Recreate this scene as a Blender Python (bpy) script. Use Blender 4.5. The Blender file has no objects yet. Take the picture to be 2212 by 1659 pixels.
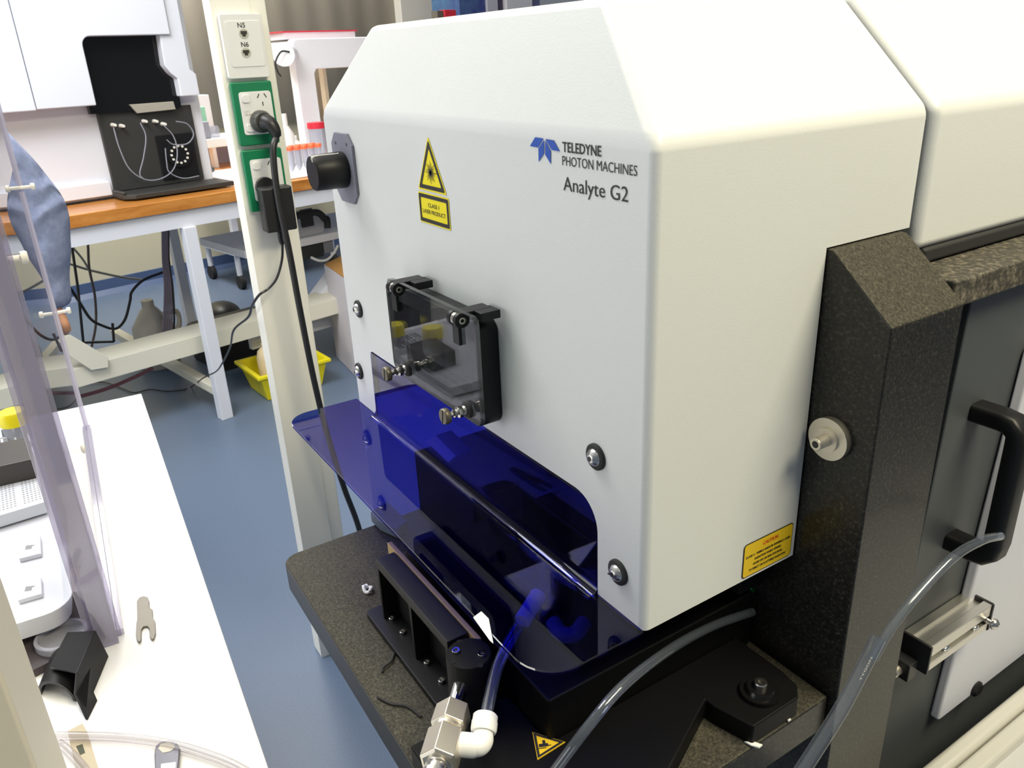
import bpy, bmesh, math, random
from mathutils import Vector, Matrix
random.seed(4)
scn = bpy.context.scene
COL = scn.collection

# ---------------------------------------------------------------- camera
cam_d = bpy.data.cameras.new('camera'); cam_o = bpy.data.objects.new('camera', cam_d); COL.objects.link(cam_o)
cam_d.sensor_width = 36.0; cam_d.lens = 36.0 * 1722 / 2212.0
cam_d.clip_start = 0.02; cam_d.clip_end = 60
CR = ((0.5433548, 0.8383986, -0.0430503), (0.3025209, -0.2433795, -0.9215463), (-0.7831007, 0.4877029, -0.3858745))
cam_o.matrix_world = Matrix(((CR[0][0], -CR[1][0], -CR[2][0], 0.32893), (CR[0][1], -CR[1][1], -CR[2][1], -0.30159), (CR[0][2], -CR[1][2], -CR[2][2], 1.35), (0, 0, 0, 1)))
cam_d.dof.use_dof = True; cam_d.dof.focus_distance = 0.72; cam_d.dof.aperture_fstop = 32.0
scn.camera = cam_o
# ---------------------------------------------------------------- light and exposure
scn.view_settings.view_transform = 'Standard'; scn.view_settings.look = 'None'
scn.view_settings.gamma = 1.0; scn.view_settings.use_curve_mapping = False
scn.view_settings.exposure = -0.12
world = bpy.data.worlds.new('room_light'); scn.world = world; world.use_nodes = True
bg = world.node_tree.nodes['Background']; bg.inputs[0].default_value = (0.80, 0.88, 1.0, 1); bg.inputs[1].default_value = 0.20
def area(name, loc, target, sx, sy, power, color):
    l = bpy.data.lights.new(name, 'AREA'); l.shape = 'RECTANGLE'; l.size = sx; l.size_y = sy; l.energy = power; l.color = color
    o = bpy.data.objects.new(name, l); COL.objects.link(o); o.location = loc
    o.rotation_euler = (Vector(target) - Vector(loc)).to_track_quat('-Z', 'Y').to_euler()
    return o
area('ceiling_light_near', (0.95, 0.60, 2.75), (0.45, 0.30, 0), 1.2, 0.6, 66, (1.0, 0.91, 0.66))
area('ceiling_light_table', (-1.15, -0.50, 2.75), (-1.15, -0.50, 0), 1.2, 0.5, 20, (1.0, 0.97, 0.92))
area('ceiling_light_bench', (-1.9, -0.6, 2.75), (-2.95, 0.0, 1.0), 1.2, 1.2, 62, (0.93, 0.96, 1.0))
area('wall_fill_light', (-4.55, 0.4, 2.80), (-4.6, 0.4, 0.0), 0.6, 3.0, 120, (1.0, 0.97, 0.92))  # added fill that brightens the wall and floor behind the bench
area('window_daylight', (-1.2, -3.2, 1.35), (-0.4, 0.0, 1.05), 2.8, 1.6, 52, (0.95, 0.97, 0.95))
area('uplight_fill', (-2.2, 0.2, 2.45), (-2.2, 0.2, 3.0), 3.6, 1.6, 30, (1.0, 0.97, 0.92))  # added upward fill, unseen, that brightens the ceiling and the room

# ---------------------------------------------------------------- helpers
M = 0.97624                       # height of the lower edge of the laser cover above the floor
B0 = Vector((-2.8016, 0.12298, 0.9)); E1 = Vector((-0.19937, 0.97992, 0)); E2 = Vector((-0.97992, -0.19937, 0))   # front edge of the long bench: start, along, into
def bw(s, d, z): return Vector((B0.x, B0.y, 0)) + E1 * s + E2 * d + Vector((0, 0, z))
def lin(c): return tuple(((v / 12.92) if v <= 0.04045 else ((v + 0.055) / 1.055) ** 2.4) for v in c)
def rgb(r, g, b): return lin((r / 255, g / 255, b / 255))
def mat(name, color, rough=0.5, metal=0.0, spec=0.5, bump=0.0, bscale=400.0, bdist=0.0006, emit=None, estr=1.0, coat=0.0):
    m = bpy.data.materials.new(name); m.use_nodes = True; n = m.node_tree.nodes; b = n['Principled BSDF']
    b.inputs['Base Color'].default_value = (*color, 1); b.inputs['Roughness'].default_value = rough
    b.inputs['Metallic'].default_value = metal; b.inputs['Specular IOR Level'].default_value = spec; b.inputs['Coat Weight'].default_value = coat
    if emit: b.inputs['Emission Color'].default_value = (*emit, 1); b.inputs['Emission Strength'].default_value = estr
    if bump:
        t = n.new('ShaderNodeTexNoise'); t.inputs['Scale'].default_value = bscale; t.inputs['Detail'].default_value = 3
        c = n.new('ShaderNodeTexCoord'); m.node_tree.links.new(c.outputs['Object'], t.inputs['Vector'])
        u = n.new('ShaderNodeBump'); u.inputs['Strength'].default_value = bump; u.inputs['Distance'].default_value = bdist
        m.node_tree.links.new(t.outputs['Fac'], u.inputs['Height']); m.node_tree.links.new(u.outputs['Normal'], b.inputs['Normal'])
    return m
def speck(name, stops, scale, rough=0.5, detail=4, bump=0.0, stretch=(1, 1, 1), spec=0.5, distort=0.0):
    m = mat(name, stops[0][1], rough, spec=spec); nt = m.node_tree; n = nt.nodes; b = n['Principled BSDF']
    c = n.new('ShaderNodeTexCoord'); mp = n.new('ShaderNodeMapping'); mp.inputs['Scale'].default_value = stretch
    t = n.new('ShaderNodeTexNoise'); t.inputs['Scale'].default_value = scale; t.inputs['Detail'].default_value = detail; t.inputs['Roughness'].default_value = 0.65
    t.inputs['Distortion'].default_value = distort
    r = n.new('ShaderNodeValToRGB'); e = r.color_ramp.elements
    while len(e) < len(stops): e.new(0.5)
    for k, (p, col) in enumerate(stops): e[k].position = p; e[k].color = (*col, 1)
    nt.links.new(c.outputs['Object'], mp.inputs['Vector']); nt.links.new(mp.outputs['Vector'], t.inputs['Vector'])
    nt.links.new(t.outputs['Fac'], r.inputs['Fac']); nt.links.new(r.outputs['Color'], b.inputs['Base Color'])
    if bump:
        u = n.new('ShaderNodeBump'); u.inputs['Strength'].default_value = bump; u.inputs['Distance'].default_value = 0.0008
        nt.links.new(t.outputs['Fac'], u.inputs['Height']); nt.links.new(u.outputs['Normal'], b.inputs['Normal'])
    return m
def clear(name, tint, rough=0.0, f0=0.04, milky=0.0, milk=(0.8, 0.8, 0.85)):
    m = bpy.data.materials.new(name); m.use_nodes = True; nt = m.node_tree; n = nt.nodes
    n.remove(n['Principled BSDF']); out = n['Material Output']
    tr = n.new('ShaderNodeBsdfTransparent'); tr.inputs['Color'].default_value = (*tint, 1)
    gl = n.new('ShaderNodeBsdfGlossy'); gl.inputs['Roughness'].default_value = rough
    ge = n.new('ShaderNodeNewGeometry'); dt = n.new('ShaderNodeVectorMath'); dt.operation = 'DOT_PRODUCT'
    ab = n.new('ShaderNodeMath'); ab.operation = 'ABSOLUTE'; om = n.new('ShaderNodeMath'); om.operation = 'SUBTRACT'; om.inputs[0].default_value = 1.0
    pw = n.new('ShaderNodeMath'); pw.operation = 'POWER'; pw.inputs[1].default_value = 5.0
    ma = n.new('ShaderNodeMath'); ma.operation = 'MULTIPLY_ADD'; ma.inputs[1].default_value = 1 - f0; ma.inputs[2].default_value = f0
    mx = n.new('ShaderNodeMixShader'); L = nt.links.new
    L(ge.outputs['Normal'], dt.inputs[0]); L(ge.outputs['Incoming'], dt.inputs[1]); L(dt.outputs['Value'], ab.inputs[0]); L(ab.outputs[0], om.inputs[1])
    L(om.outputs[0], pw.inputs[0]); L(pw.outputs[0], ma.inputs[0]); L(ma.outputs[0], mx.inputs[0])
    base = tr.outputs[0]
    if milky:
        df = n.new('ShaderNodeBsdfDiffuse'); df.inputs['Color'].default_value = (*milk, 1)
        m2 = n.new('ShaderNodeMixShader'); m2.inputs[0].default_value = milky; L(tr.outputs[0], m2.inputs[1]); L(df.outputs[0], m2.inputs[2]); base = m2.outputs[0]
    L(base, mx.inputs[1]); L(gl.outputs[0], mx.inputs[2]); L(mx.outputs[0], out.inputs[0])
    return m

def quad_axes(ax):
    ax = Vector(ax).normalized(); u = ax.orthogonal().normalized(); return ax, u, ax.cross(u)
def BM(): return bmesh.new()
def hexa(bm, c):                       # eight corners: bottom ring, top ring
    v = [bm.verts.new(p) for p in c]
    for f in ((0, 1, 2, 3), (7, 6, 5, 4), (0, 4, 5, 1), (1, 5, 6, 2), (2, 6, 7, 3), (3, 7, 4, 0)): bm.faces.new([v[i] for i in f])
    return v
def box(bm, x0, x1, y0, y1, z0, z1):
    hexa(bm, [(x0, y0, z0), (x1, y0, z0), (x1, y1, z0), (x0, y1, z0), (x0, y0, z1), (x1, y0, z1), (x1, y1, z1), (x0, y1, z1)])
def bbox(bm, s0, s1, d0, d1, z0, z1):  # box in bench directions
    hexa(bm, [bw(s0, d0, z0), bw(s1, d0, z0), bw(s1, d1, z0), bw(s0, d1, z0), bw(s0, d0, z1), bw(s1, d0, z1), bw(s1, d1, z1), bw(s0, d1, z1)])
def bar(bm, a, b, w, h, up=(0, 0, 1)):  # square bar from a to b
    a, b = Vector(a), Vector(b); d = (b - a).normalized(); s = d.cross(Vector(up)).normalized(); t = s.cross(d).normalized()
    hexa(bm, [a - s * w / 2 - t * h / 2, a + s * w / 2 - t * h / 2, b + s * w / 2 - t * h / 2, b - s * w / 2 - t * h / 2,
              a - s * w / 2 + t * h / 2, a + s * w / 2 + t * h / 2, b + s * w / 2 + t * h / 2, b - s * w / 2 + t * h / 2])
def prism(bm, pts, off):               # polygon pts swept by vector off
    off = Vector(off); a = [bm.verts.new(p) for p in pts]; b = [bm.verts.new(Vector(p) + off) for p in pts]; n = len(pts)
    bm.faces.new(a); bm.faces.new(b[::-1])
    for i in range(n): bm.faces.new((a[i], b[i], b[(i + 1) % n], a[(i + 1) % n]))
def face(bm, pts): return bm.faces.new([bm.verts.new(p) for p in pts])
def cyl(bm, a, b, r, r2=None, n=24, caps=True):
    lathe(bm, a, Vector(b) - Vector(a), [(0, r), (1, r if r2 is None else r2)], n, caps)
def lathe(bm, a, ax, prof, n=24, caps=True):   # prof: (fraction along ax, radius)
    a = Vector(a); L = Vector(ax); d, u, w = quad_axes(L); rings = []
    for t, r in prof:
        rings.append([bm.verts.new(a + L * t + (u * math.cos(2 * math.pi * k / n) + w * math.sin(2 * math.pi * k / n)) * max(r, 1e-5)) for k in range(n)])
    for i in range(len(rings) - 1):
        for k in range(n): bm.faces.new((rings[i][k], rings[i][(k + 1) % n], rings[i + 1][(k + 1) % n], rings[i + 1][k]))
    if caps: bm.faces.new(rings[0][::-1]); bm.faces.new(rings[-1])
def smooth_path(pts, per=8):
    P = [Vector(p) for p in pts]
    if len(P) < 3: return P
    Q = [P[0] * 2 - P[1]] + P + [P[-1] * 2 - P[-2]]; out = []
    for i in range(1, len(Q) - 2):
        a, b, c, d = Q[i - 1:i + 3]
        for k in range(per):
            t = k / per
            out.append(0.5 * ((2 * b) + (c - a) * t + (2 * a - 5 * b + 4 * c - d) * t * t + (3 * b - a - 3 * c + d) * t ** 3))
    out.append(P[-1]); return out
def tube(bm, pts, r, n=10, per=8, caps=True):
    P = smooth_path(pts, per); d0 = (P[1] - P[0]).normalized(); u = d0.orthogonal().normalized(); rings = []
    for i, p in enumerate(P):
        d = (P[min(i + 1, len(P) - 1)] - P[max(i - 1, 0)]).normalized(); u = (u - d * u.dot(d)).normalized(); w = d.cross(u)
        rr = r(i / (len(P) - 1)) if callable(r) else r
        rings.append([bm.verts.new(p + (u * math.cos(2 * math.pi * k / n) + w * math.sin(2 * math.pi * k / n)) * rr) for k in range(n)])
    for i in range(len(rings) - 1):
        for k in range(n): bm.faces.new((rings[i][k], rings[i][(k + 1) % n], rings[i + 1][(k + 1) % n], rings[i + 1][k]))
    if caps: bm.faces.new(rings[0][::-1]); bm.faces.new(rings[-1])
def arc(cx, cy, r, a0, a1, n=6): return [(cx + r * math.cos(math.radians(a0 + (a1 - a0) * k / n)), cy + r * math.sin(math.radians(a0 + (a1 - a0) * k / n))) for k in range(n + 1)]
def rrect(x0, x1, y0, y1, r, n=6):
    return arc(x1 - r, y1 - r, r, 0, 90, n) + arc(x0 + r, y1 - r, r, 90, 180, n) + arc(x0 + r, y0 + r, r, 180, 270, n) + arc(x1 - r, y0 + r, r, 270, 360, n)
def sphere(bm, c, rx, ry=None, rz=None, seg=20, rings=12):
    r = bmesh.ops.create_uvsphere(bm, u_segments=seg, v_segments=rings, radius=1.0)
    for v in r['verts']: v.co = Vector(c) + Vector((v.co.x * rx, v.co.y * (ry or rx), v.co.z * (rz or rx)))
WORLD = {}
def obj(name, bm, m, parent=None, bevel=0.0, smooth=True, angle=35, solid=0.0, subsurf=0, label=None, seg=2, kind=None, wn=False):
    bmesh.ops.recalc_face_normals(bm, faces=bm.faces)
    lo = Vector([min(v.co[i] for v in bm.verts) for i in range(3)]); hi = Vector([max(v.co[i] for v in bm.verts) for i in range(3)])
    org = Vector(((lo.x + hi.x) / 2, (lo.y + hi.y) / 2, lo.z))
    for v in bm.verts: v.co -= org
    me = bpy.data.meshes.new(name); bm.to_mesh(me); bm.free()
    for mm in (m if isinstance(m, (list, tuple)) else [m]): me.materials.append(mm)
    o = bpy.data.objects.new(name, me); COL.objects.link(o)
    if smooth:
        for p in me.polygons: p.use_smooth = True
        me.set_sharp_from_angle(angle=math.radians(angle))
    place(o, org, parent)
    if solid: s = o.modifiers.new('solid', 'SOLIDIFY'); s.thickness = abs(solid); s.offset = -1 if solid > 0 else 0
    if bevel:
        b = o.modifiers.new('bevel', 'BEVEL'); b.width = bevel; b.segments = seg; b.limit_method = 'ANGLE'; b.angle_limit = math.radians(40); b.harden_normals = True
    if wn: w_ = o.modifiers.new('wn', 'WEIGHTED_NORMAL'); w_.keep_sharp = True; w_.weight = 100
    if subsurf: s = o.modifiers.new('sub', 'SUBSURF'); s.levels = subsurf; s.render_levels = subsurf
    if label: o['label'] = label
    if kind: o['kind'] = kind
    return o
def place(o, org, parent):
    WORLD[o.name] = Vector(org)
    if parent is not None: o.parent = parent; o.location = Vector(org) - WORLD[parent.name]
    else: o.location = org
def tag(o, label, cat, group=None):
    o['label'] = label; o['category'] = cat
    if group: o['group'] = group
    return o
def thing(name, loc, label, cat, group=None):
    o = bpy.data.objects.new(name, None); o.empty_display_size = 0.05; COL.objects.link(o); place(o, Vector(loc), None); return tag(o, label, cat, group)
def struct(name, bm, m, parent=None, **k):
    o = obj(name, bm, m, parent, **k)
    if parent is None: o['kind'] = 'structure'
    return o
def copy_tree(o, delta, parent=None):
    c = o.copy(); COL.objects.link(c)
    if parent is None: c.location = o.location + Vector(delta); WORLD[c.name] = c.location.copy()
    else: c.parent = parent
    for ch in [x for x in COL.objects if x.parent == o]: copy_tree(ch, delta, c)
    return c
def text_bm(bm, s, org, xd, yd, width=None, cap=0.01, thick=0.0003, bold=0.0, track=1.0, align='L'):
    # flat lettering: org = left end of the base line, xd / yd = directions, width = length of the line, cap = capital height
    def mesh_of(t, b):
        cu = bpy.data.curves.new('t', 'FONT'); cu.body = t; cu.size = 1.0; cu.offset = b; cu.resolution_u = 3; cu.space_character = track; cu.extrude = 0.0
        ob = bpy.data.objects.new('t', cu); COL.objects.link(ob); dg = bpy.context.evaluated_depsgraph_get(); dg.update()
        me = bpy.data.meshes.new_from_object(ob.evaluated_get(dg)); bpy.data.objects.remove(ob); bpy.data.curves.remove(cu); return me
    h = mesh_of('H', bold); ch = max(v.co.y for v in h.vertices); bpy.data.meshes.remove(h)
    me = mesh_of(s, bold); x0 = min(v.co.x for v in me.vertices); x1 = max(v.co.x for v in me.vertices)
    sy = cap / ch; sx = (width / (x1 - x0)) if width else sy
    xd = Vector(xd).normalized(); yd = Vector(yd).normalized(); nrm = xd.cross(yd) * thick; org = Vector(org)
    if align == 'C': org = org - xd * (x1 - x0) * sx / 2
    off = len(bm.verts); vs = [bm.verts.new(org + xd * (v.co.x - x0) * sx + yd * v.co.y * sy + nrm) for v in me.vertices]
    for p in me.polygons:
        try: bm.faces.new([vs[i] for i in p.vertices])
        except ValueError: pass
    bpy.data.meshes.remove(me)
def FR(x, z, y=0.0): return (x, y, M + z)          # a point on the front face of the laser cover

# ---------------------------------------------------------------- materials
coat_white = mat('white_powder_coat', rgb(222, 224, 222), 0.42, bump=0.22, bscale=900, bdist=0.0004)
coat_inner = mat('inside_shade_black', (0.012, 0.012, 0.016), 0.5)  # unused darker shade tone for the inside of the white cover
white_paint = mat('white_paint', rgb(228, 230, 238), 0.45)
cream_paint = mat('cream_paint', rgb(226, 222, 205), 0.5)
cream_post = mat('cream_post_paint', rgb(248, 246, 236), 0.45)
black_plastic = mat('black_plastic', (0.018, 0.018, 0.019), 0.4)
black_satin = mat('black_satin_metal', (0.009, 0.009, 0.010), 0.42, spec=0.3, bump=0.05, bscale=1500)
black_matte = mat('black_anodised', (0.004, 0.004, 0.0045), 0.5, spec=0.15)
rubber = mat('black_rubber', (0.02, 0.02, 0.02), 0.7)
dark_grey = mat('dark_grey_powder_coat', rgb(72, 76, 78), 0.5, bump=0.1, bscale=900)
steel = mat('steel', (0.62, 0.60, 0.57), 0.25, metal=1.0)
nickel = mat('nickel_plate', (0.76, 0.71, 0.61), 0.36, metal=0.92)
chrome = mat('chrome', (0.8, 0.8, 0.8), 0.08, metal=1.0)
soft_steel = mat('soft_steel', (0.70, 0.69, 0.67), 0.26, metal=1.0)
alu = mat('aluminium', (0.72, 0.70, 0.65), 0.35, metal=1.0)
brass = mat('brass', rgb(176, 150, 104), 0.4, metal=0.15)
white_plastic = mat('white_plastic', rgb(238, 238, 236), 0.35)
nylon = mat('nylon', rgb(236, 232, 222), 0.45)
warn_yellow = mat('yellow_sticker', rgb(244, 226, 30), 0.4)
warn_yellow_dull = mat('amber_sticker', rgb(238, 200, 40), 0.4)
ink = mat('black_ink', (0.02, 0.018, 0.018), 0.5)
red_ink = mat('red_ink', rgb(215, 60, 30), 0.5)
blue_ink = mat('blue_ink', rgb(38, 82, 178), 0.45)
pale_ink = mat('pale_ink', rgb(225, 225, 220), 0.5)
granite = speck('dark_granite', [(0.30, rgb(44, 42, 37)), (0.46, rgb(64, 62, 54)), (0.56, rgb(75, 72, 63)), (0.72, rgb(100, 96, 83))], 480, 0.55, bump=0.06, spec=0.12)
granite_shaded = speck('granite_shaded_faces', [(0.30, rgb(22, 22, 21)), (0.48, rgb(36, 35, 32)), (0.58, rgb(46, 45, 40)), (0.72, rgb(84, 80, 68))], 420, 0.30, bump=0.04, spec=0.35)  # same granite, darkened for upright faces that get less light
granite_rough = speck('rough_granite', [(0.30, rgb(38, 36, 32)), (0.5, rgb(70, 66, 57)), (0.7, rgb(128, 120, 102))], 200, 0.7, bump=0.8)
floor_m = speck('blue_vinyl', [(0.35, rgb(94, 110, 134)), (0.6, rgb(104, 120, 144)), (0.75, rgb(116, 132, 154))], 300, 0.38, spec=0.4)
skirt_m = mat('blue_vinyl_coving', rgb(78, 98, 136), 0.4)
wall_m = mat('cream_wall', rgb(214, 208, 180), 0.7, bump=0.1, bscale=120)
wood_m = speck('varnished_wood', [(0.3, rgb(168, 102, 40)), (0.5, rgb(196, 128, 58)), (0.7, rgb(214, 150, 78))], 18, 0.22, stretch=(1.0, 0.12, 1.0), distort=1.0)
blue_acrylic = clear('blue_acrylic', (0.20, 0.21, 0.76), 0.01, 0.055)
acrylic = clear('clear_acrylic', (0.93, 0.92, 0.96), 0.0, 0.05)
acrylic_edge = clear('acrylic_edge', (0.72, 0.70, 0.80), 0.05, 0.10, 0.22, (0.70, 0.68, 0.80))
acrylic_rim = clear('acrylic_rim', (0.80, 0.78, 0.88), 0.1, 0.10, 0.50, (0.74, 0.72, 0.84))
tint_glass = clear('grey_tinted_glass', (0.70, 0.73, 0.72), 0.0, 0.07)
clear_tube = clear('clear_tubing', (0.80, 0.83, 0.88), 0.08, 0.08, 0.05, (0.6, 0.68, 0.8))
frosted = clear('frosted_plastic', (0.75, 0.76, 0.82), 0.2, 0.05, 0.36, (0.66, 0.67, 0.75))
green_pl = mat('green_plastic', rgb(0, 122, 78), 0.4)
yellow_pl = mat('yellow_plastic', rgb(238, 222, 20), 0.4)
orange_pl = mat('orange_plastic', rgb(248, 110, 70), 0.4)
red_pl = mat('red_plastic', rgb(205, 40, 60), 0.4)
cream_pl = mat('cream_bottle', rgb(226, 206, 166), 0.4)
cardboard = mat('white_cardboard', rgb(214, 208, 214), 0.7)
brown_card = mat('brown_cardboard', rgb(176, 130, 70), 0.8)
curtain_m = mat('taupe_blind', rgb(158, 152, 138), 0.8)
denim = speck('blue_cloth', [(0.35, rgb(120, 130, 162)), (0.6, rgb(136, 146, 178)), (0.8, rgb(150, 160, 190))], 60, 0.85)
skin_m = mat('skin', rgb(206, 150, 116), 0.5)
hair_m = mat('brown_hair', rgb(60, 42, 30), 0.6)
trouser_m = mat('dark_trousers', rgb(52, 54, 66), 0.8)
# ================================================================ the room
bm = BM(); box(bm, -6.2, 3.0, -4.0, 4.0, -0.05, 0.0); struct('floor', bm, floor_m, smooth=False)
bm = BM(); bbox(bm, -4.5, 4.5, 2.50, 2.60, 0, 2.9); struct('wall_back', bm, wall_m, smooth=False)
bm = BM(); bbox(bm, -4.4, 4.4, 2.488, 2.50, 0, 0.095); prism(bm, [bw(-4.4, 2.488, 0), bw(-4.4, 2.488, 0.03), bw(-4.4, 2.46, 0.0)], E1 * 8.8)
struct('baseboard_back', bm, skirt_m, smooth=False)
bm = BM(); box(bm, -6.2, 3.0, -4.0, 4.0, 2.9, 2.95); struct('ceiling', bm, mat('ceiling_paint', rgb(238, 238, 232), 0.8), smooth=False)
# pilaster on the wall, seen above the instrument
bm = BM(); bbox(bm, 3.0317, 3.404, 2.35, 2.5, 0.0, 2.9); struct('trim_1', bm, cream_post, bevel=0.006)
# closed blind on the far wall
def blind(s0, s1, z0, z1, label):
    bm = BM(); n = max(4, int((s1 - s0) / 0.035)); pts = []
    for k in range(n + 1): pts.append((s0 + (s1 - s0) * k / n, 2.44 + 0.005 * math.sin(k * 1.1) + 0.005 * math.sin(k * 0.43)))
    for (a, da), (b, db) in zip(pts[:-1], pts[1:]): face(bm, [bw(a, da, z0), bw(b, db, z0), bw(b, db, z1), bw(a, da, z1)])
    bmesh.ops.remove_doubles(bm, verts=bm.verts, dist=1e-5)
    o = obj('window_blind', bm, curtain_m, solid=0.004, angle=80); return tag(o, label, 'blind')
t = blind(1.0926, 3.0748, 0.95, 2.6, 'taupe fabric blind closed across the far wall behind the white post')
bm = BM(); bbox(bm, 1.0426, 3.0748, 2.41, 2.47, 2.6, 2.66); obj('headrail', bm, white_paint, t)

# ================================================================ laser cover
W, H, D1, H1, D2, IX, JY, HT = 0.5, 0.32509, 0.1546, 0.2435, 0.247, 0.078628, 0.029653, 0.40046
cover = thing('laser_cover', (-0.25, 0.12, M), 'large white chamfered laser instrument cover with blue logo and yellow warning triangle', 'instrument cover')
bm = BM(); VD = {}
def V(x, y, z):
    k = (round(x, 5), round(y, 5), round(z, 5))
    if k not in VD: VD[k] = bm.verts.new((x, y, M + z))
    return VD[k]
cut = [(-0.4472, 0.0), (-0.4440, 0.070)] + [(-0.4370 - 0.0068 * math.cos(math.radians(a)), 0.0735 + 0.0068 * math.sin(math.radians(a))) for a in (10, 35, 60, 90)] + \
      [(-0.0757 + 0.026 * math.sin(math.radians(a)), 0.0543 + 0.026 * math.cos(math.radians(a))) for a in range(0, 91, 10)] + [(-0.0497, 0.0)]
bm.faces.new([V(-W, 0, 0)] + [V(x, 0, z) for x, z in cut] + [V(0, 0, 0), V(0, 0, H), V(-W, 0, H)])
for x in (0, -W): bm.faces.new([V(x, 0, 0), V(x, D1, 0), V(x, D1, H1), V(x, D2, H1), V(x, D2, H), V(x, 0, H)])
bm.faces.new([V(0, 0, H), V(-IX, JY, HT), V(-W + IX, JY, HT), V(-W, 0, H)])
bm.faces.new([V(0, 0, H), V(0, D2, H), V(-IX, D2, HT), V(-IX, JY, HT)])
bm.faces.new([V(-W, 0, H), V(-W, D2, H), V(-W + IX, D2, HT), V(-W + IX, JY, HT)])
bm.faces.new([V(-IX, JY, HT), V(-IX, D2, HT), V(-W + IX, D2, HT), V(-W + IX, JY, HT)])
bmesh.ops.recalc_face_normals(bm, faces=bm.faces)
es = [e for e in bm.edges if len(e.link_faces) == 2]
bmesh.ops.bevel(bm, geom=es, offset=0.006, segments=5, profile=0.5, affect='EDGES', clamp_overlap=False)
shl_ = obj('shell', bm, [coat_white, mat('inside_shade_grey', rgb(120, 120, 124), 0.6)], cover, solid=0.002, angle=50, wn=True)  # inner faces of the white coat are greyed to paint in the interior shade
shl_.modifiers['solid'].material_offset = 1
# printed logo and lettering
def arrow(pts): return [FR(x, z, -0.0004) for x, z in pts]
bm = BM()
for q in ([(-0.11902, 0.31564), (-0.11261, 0.32158), (-0.10318, 0.3213), (-0.10971, 0.31532)], [(-0.10127, 0.32118), (-0.09208, 0.32082), (-0.085924, 0.31458), (-0.094741, 0.31487)],
          [(-0.1094, 0.31464), (-0.1028, 0.32049), (-0.1032, 0.31204), (-0.1095, 0.30629)], [(-0.10155, 0.32057), (-0.095665, 0.31421), (-0.096001, 0.30609), (-0.10198, 0.31144)]):
    face(bm, arrow(q))
obj('logo', bm, blue_ink, cover, smooth=False, label='blue four-bladed arrow emblem')
def front_text(name, s, L, Rr, capz, bold=0.0, y=-0.0004, m=ink, label=None):
    bm = BM(); text_bm(bm, s, FR(L[0], L[1], y), (1, 0, 0), (0, 0, 1), Rr - L[0], capz - L[1], 0.0, bold); return obj(name, bm, m, cover, smooth=False, label=label)
front_text('lettering', 'TELEDYNE', (-0.083283, 0.31465), -0.045308, 0.32059, 0.016, label='TELEDYNE in bold black')
front_text('lettering', 'PHOTON MACHINES', (-0.083635, 0.30646), -0.013865, 0.31215, 0.0, label='PHOTON MACHINES in thin black')
front_text('lettering', 'Analyte G2', (-0.08293, 0.29127), -0.021198, 0.29969, 0.0, label='Analyte G2 in black')
# laser warning triangle
T0 = (-0.26386, 0.31274); T1 = (-0.28846, 0.27017); T2 = (-0.23992, 0.27037)
tcx = (T1[0] + T2[0]) / 2; tb = (T1[1] + T2[1]) / 2; hw = (T2[0] - T1[0]) / 2; th_ = T0[1] - tb
def tri(k, y, dz=0.0):   # triangle shrunk about its centre
    cz = tb + th_ / 3
    pts = [(tcx - hw * k, cz - th_ / 3 * k), (tcx + hw * k, cz - th_ / 3 * k), (tcx, cz + th_ * 2 / 3 * k)]
    out = []
    for i in range(3):     # rounded corners
        a, b, c = [Vector((*pts[j % 3], 0)) for j in (i - 1, i, i + 1)]
        r = 0.0022 * k
        for u in (0, .33, .67, 1): 
            pa = b + (a - b).normalized() * r; pc = b + (c - b).normalized() * r
            q = pa * (1 - u) ** 2 + b * 2 * u * (1 - u) + pc * u * u; out.append(FR(q.x, q.y, y))
    return out
bm = BM(); face(bm, tri(1.03, -0.0004)); sign = obj('laser_warning_sticker', bm, warn_yellow, cover, smooth=False, label='yellow triangle with black border and sunburst')
bm = BM(); o = [Vector(p) for p in tri(0.93, -0.0006)]; i_ = [Vector(p) for p in tri(0.70, -0.0006)]
vo = [bm.verts.new(p) for p in o]; vi = [bm.verts.new(p) for p in i_]
for k in range(12): bm.faces.new((vo[k], vo[(k + 1) % 12], vi[(k + 1) % 12], vi[k]))
obj('border', bm, ink, sign, smooth=False)
SC = (-0.26381, 0.2852)
bm = BM(); face(bm, [FR(SC[0] + 0.0025 * math.cos(a * math.pi / 8), SC[1] + 0.0025 * math.sin(a * math.pi / 8), -0.0007) for a in range(16)])
for k in range(24):
    a = k * math.pi / 12; r = (0.0092, 0.0060, 0.0078)[k % 3]; 
    if k == 0: r = 0.0135
    p = Vector((SC[0], 0, SC[1])); d = Vector((math.cos(a), 0, math.sin(a))); n_ = Vector((-d.z, 0, d.x)) * 0.00035
    face(bm, [FR(*(q.x, q.z), -0.0008) for q in (p + n_, p - n_, p + d * r - n_ * .6, p + d * r + n_ * .6)])
obj('sunburst', bm, ink, sign, smooth=False)
# class 1 label
K0 = (-0.28936, 0.26777); K1 = (-0.23805, 0.24245); kz = (0.26759 + 0.26668) / 2; kb = (0.24268 + 0.24283) / 2; kx0 = -0.28964; kx1 = -0.23728
def plate(y, i): return [FR(x, z, y) for x, z in rrect(kx0 + i, kx1 - i, kb + i, kz - i, 0.0012, 3)]
bm = BM(); face(bm, plate(-0.0004, -0.0006)); cl = obj('laser_class_label', bm, warn_yellow, cover, smooth=False, label='yellow plate reading CLASS 1 LASER PRODUCT')
bm = BM(); vo = [bm.verts.new(p) for p in plate(-0.0006, 0.0005)]; vi = [bm.verts.new(p) for p in plate(-0.0006, 0.0036)]
for k in range(len(vo)): bm.faces.new((vo[k], vo[(k + 1) % len(vo)], vi[(k + 1) % len(vo)], vi[k]))
obj('border', bm, ink, cl, smooth=False)
bm = BM(); cx_ = (kx0 + kx1) / 2; hh = kz - kb
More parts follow.
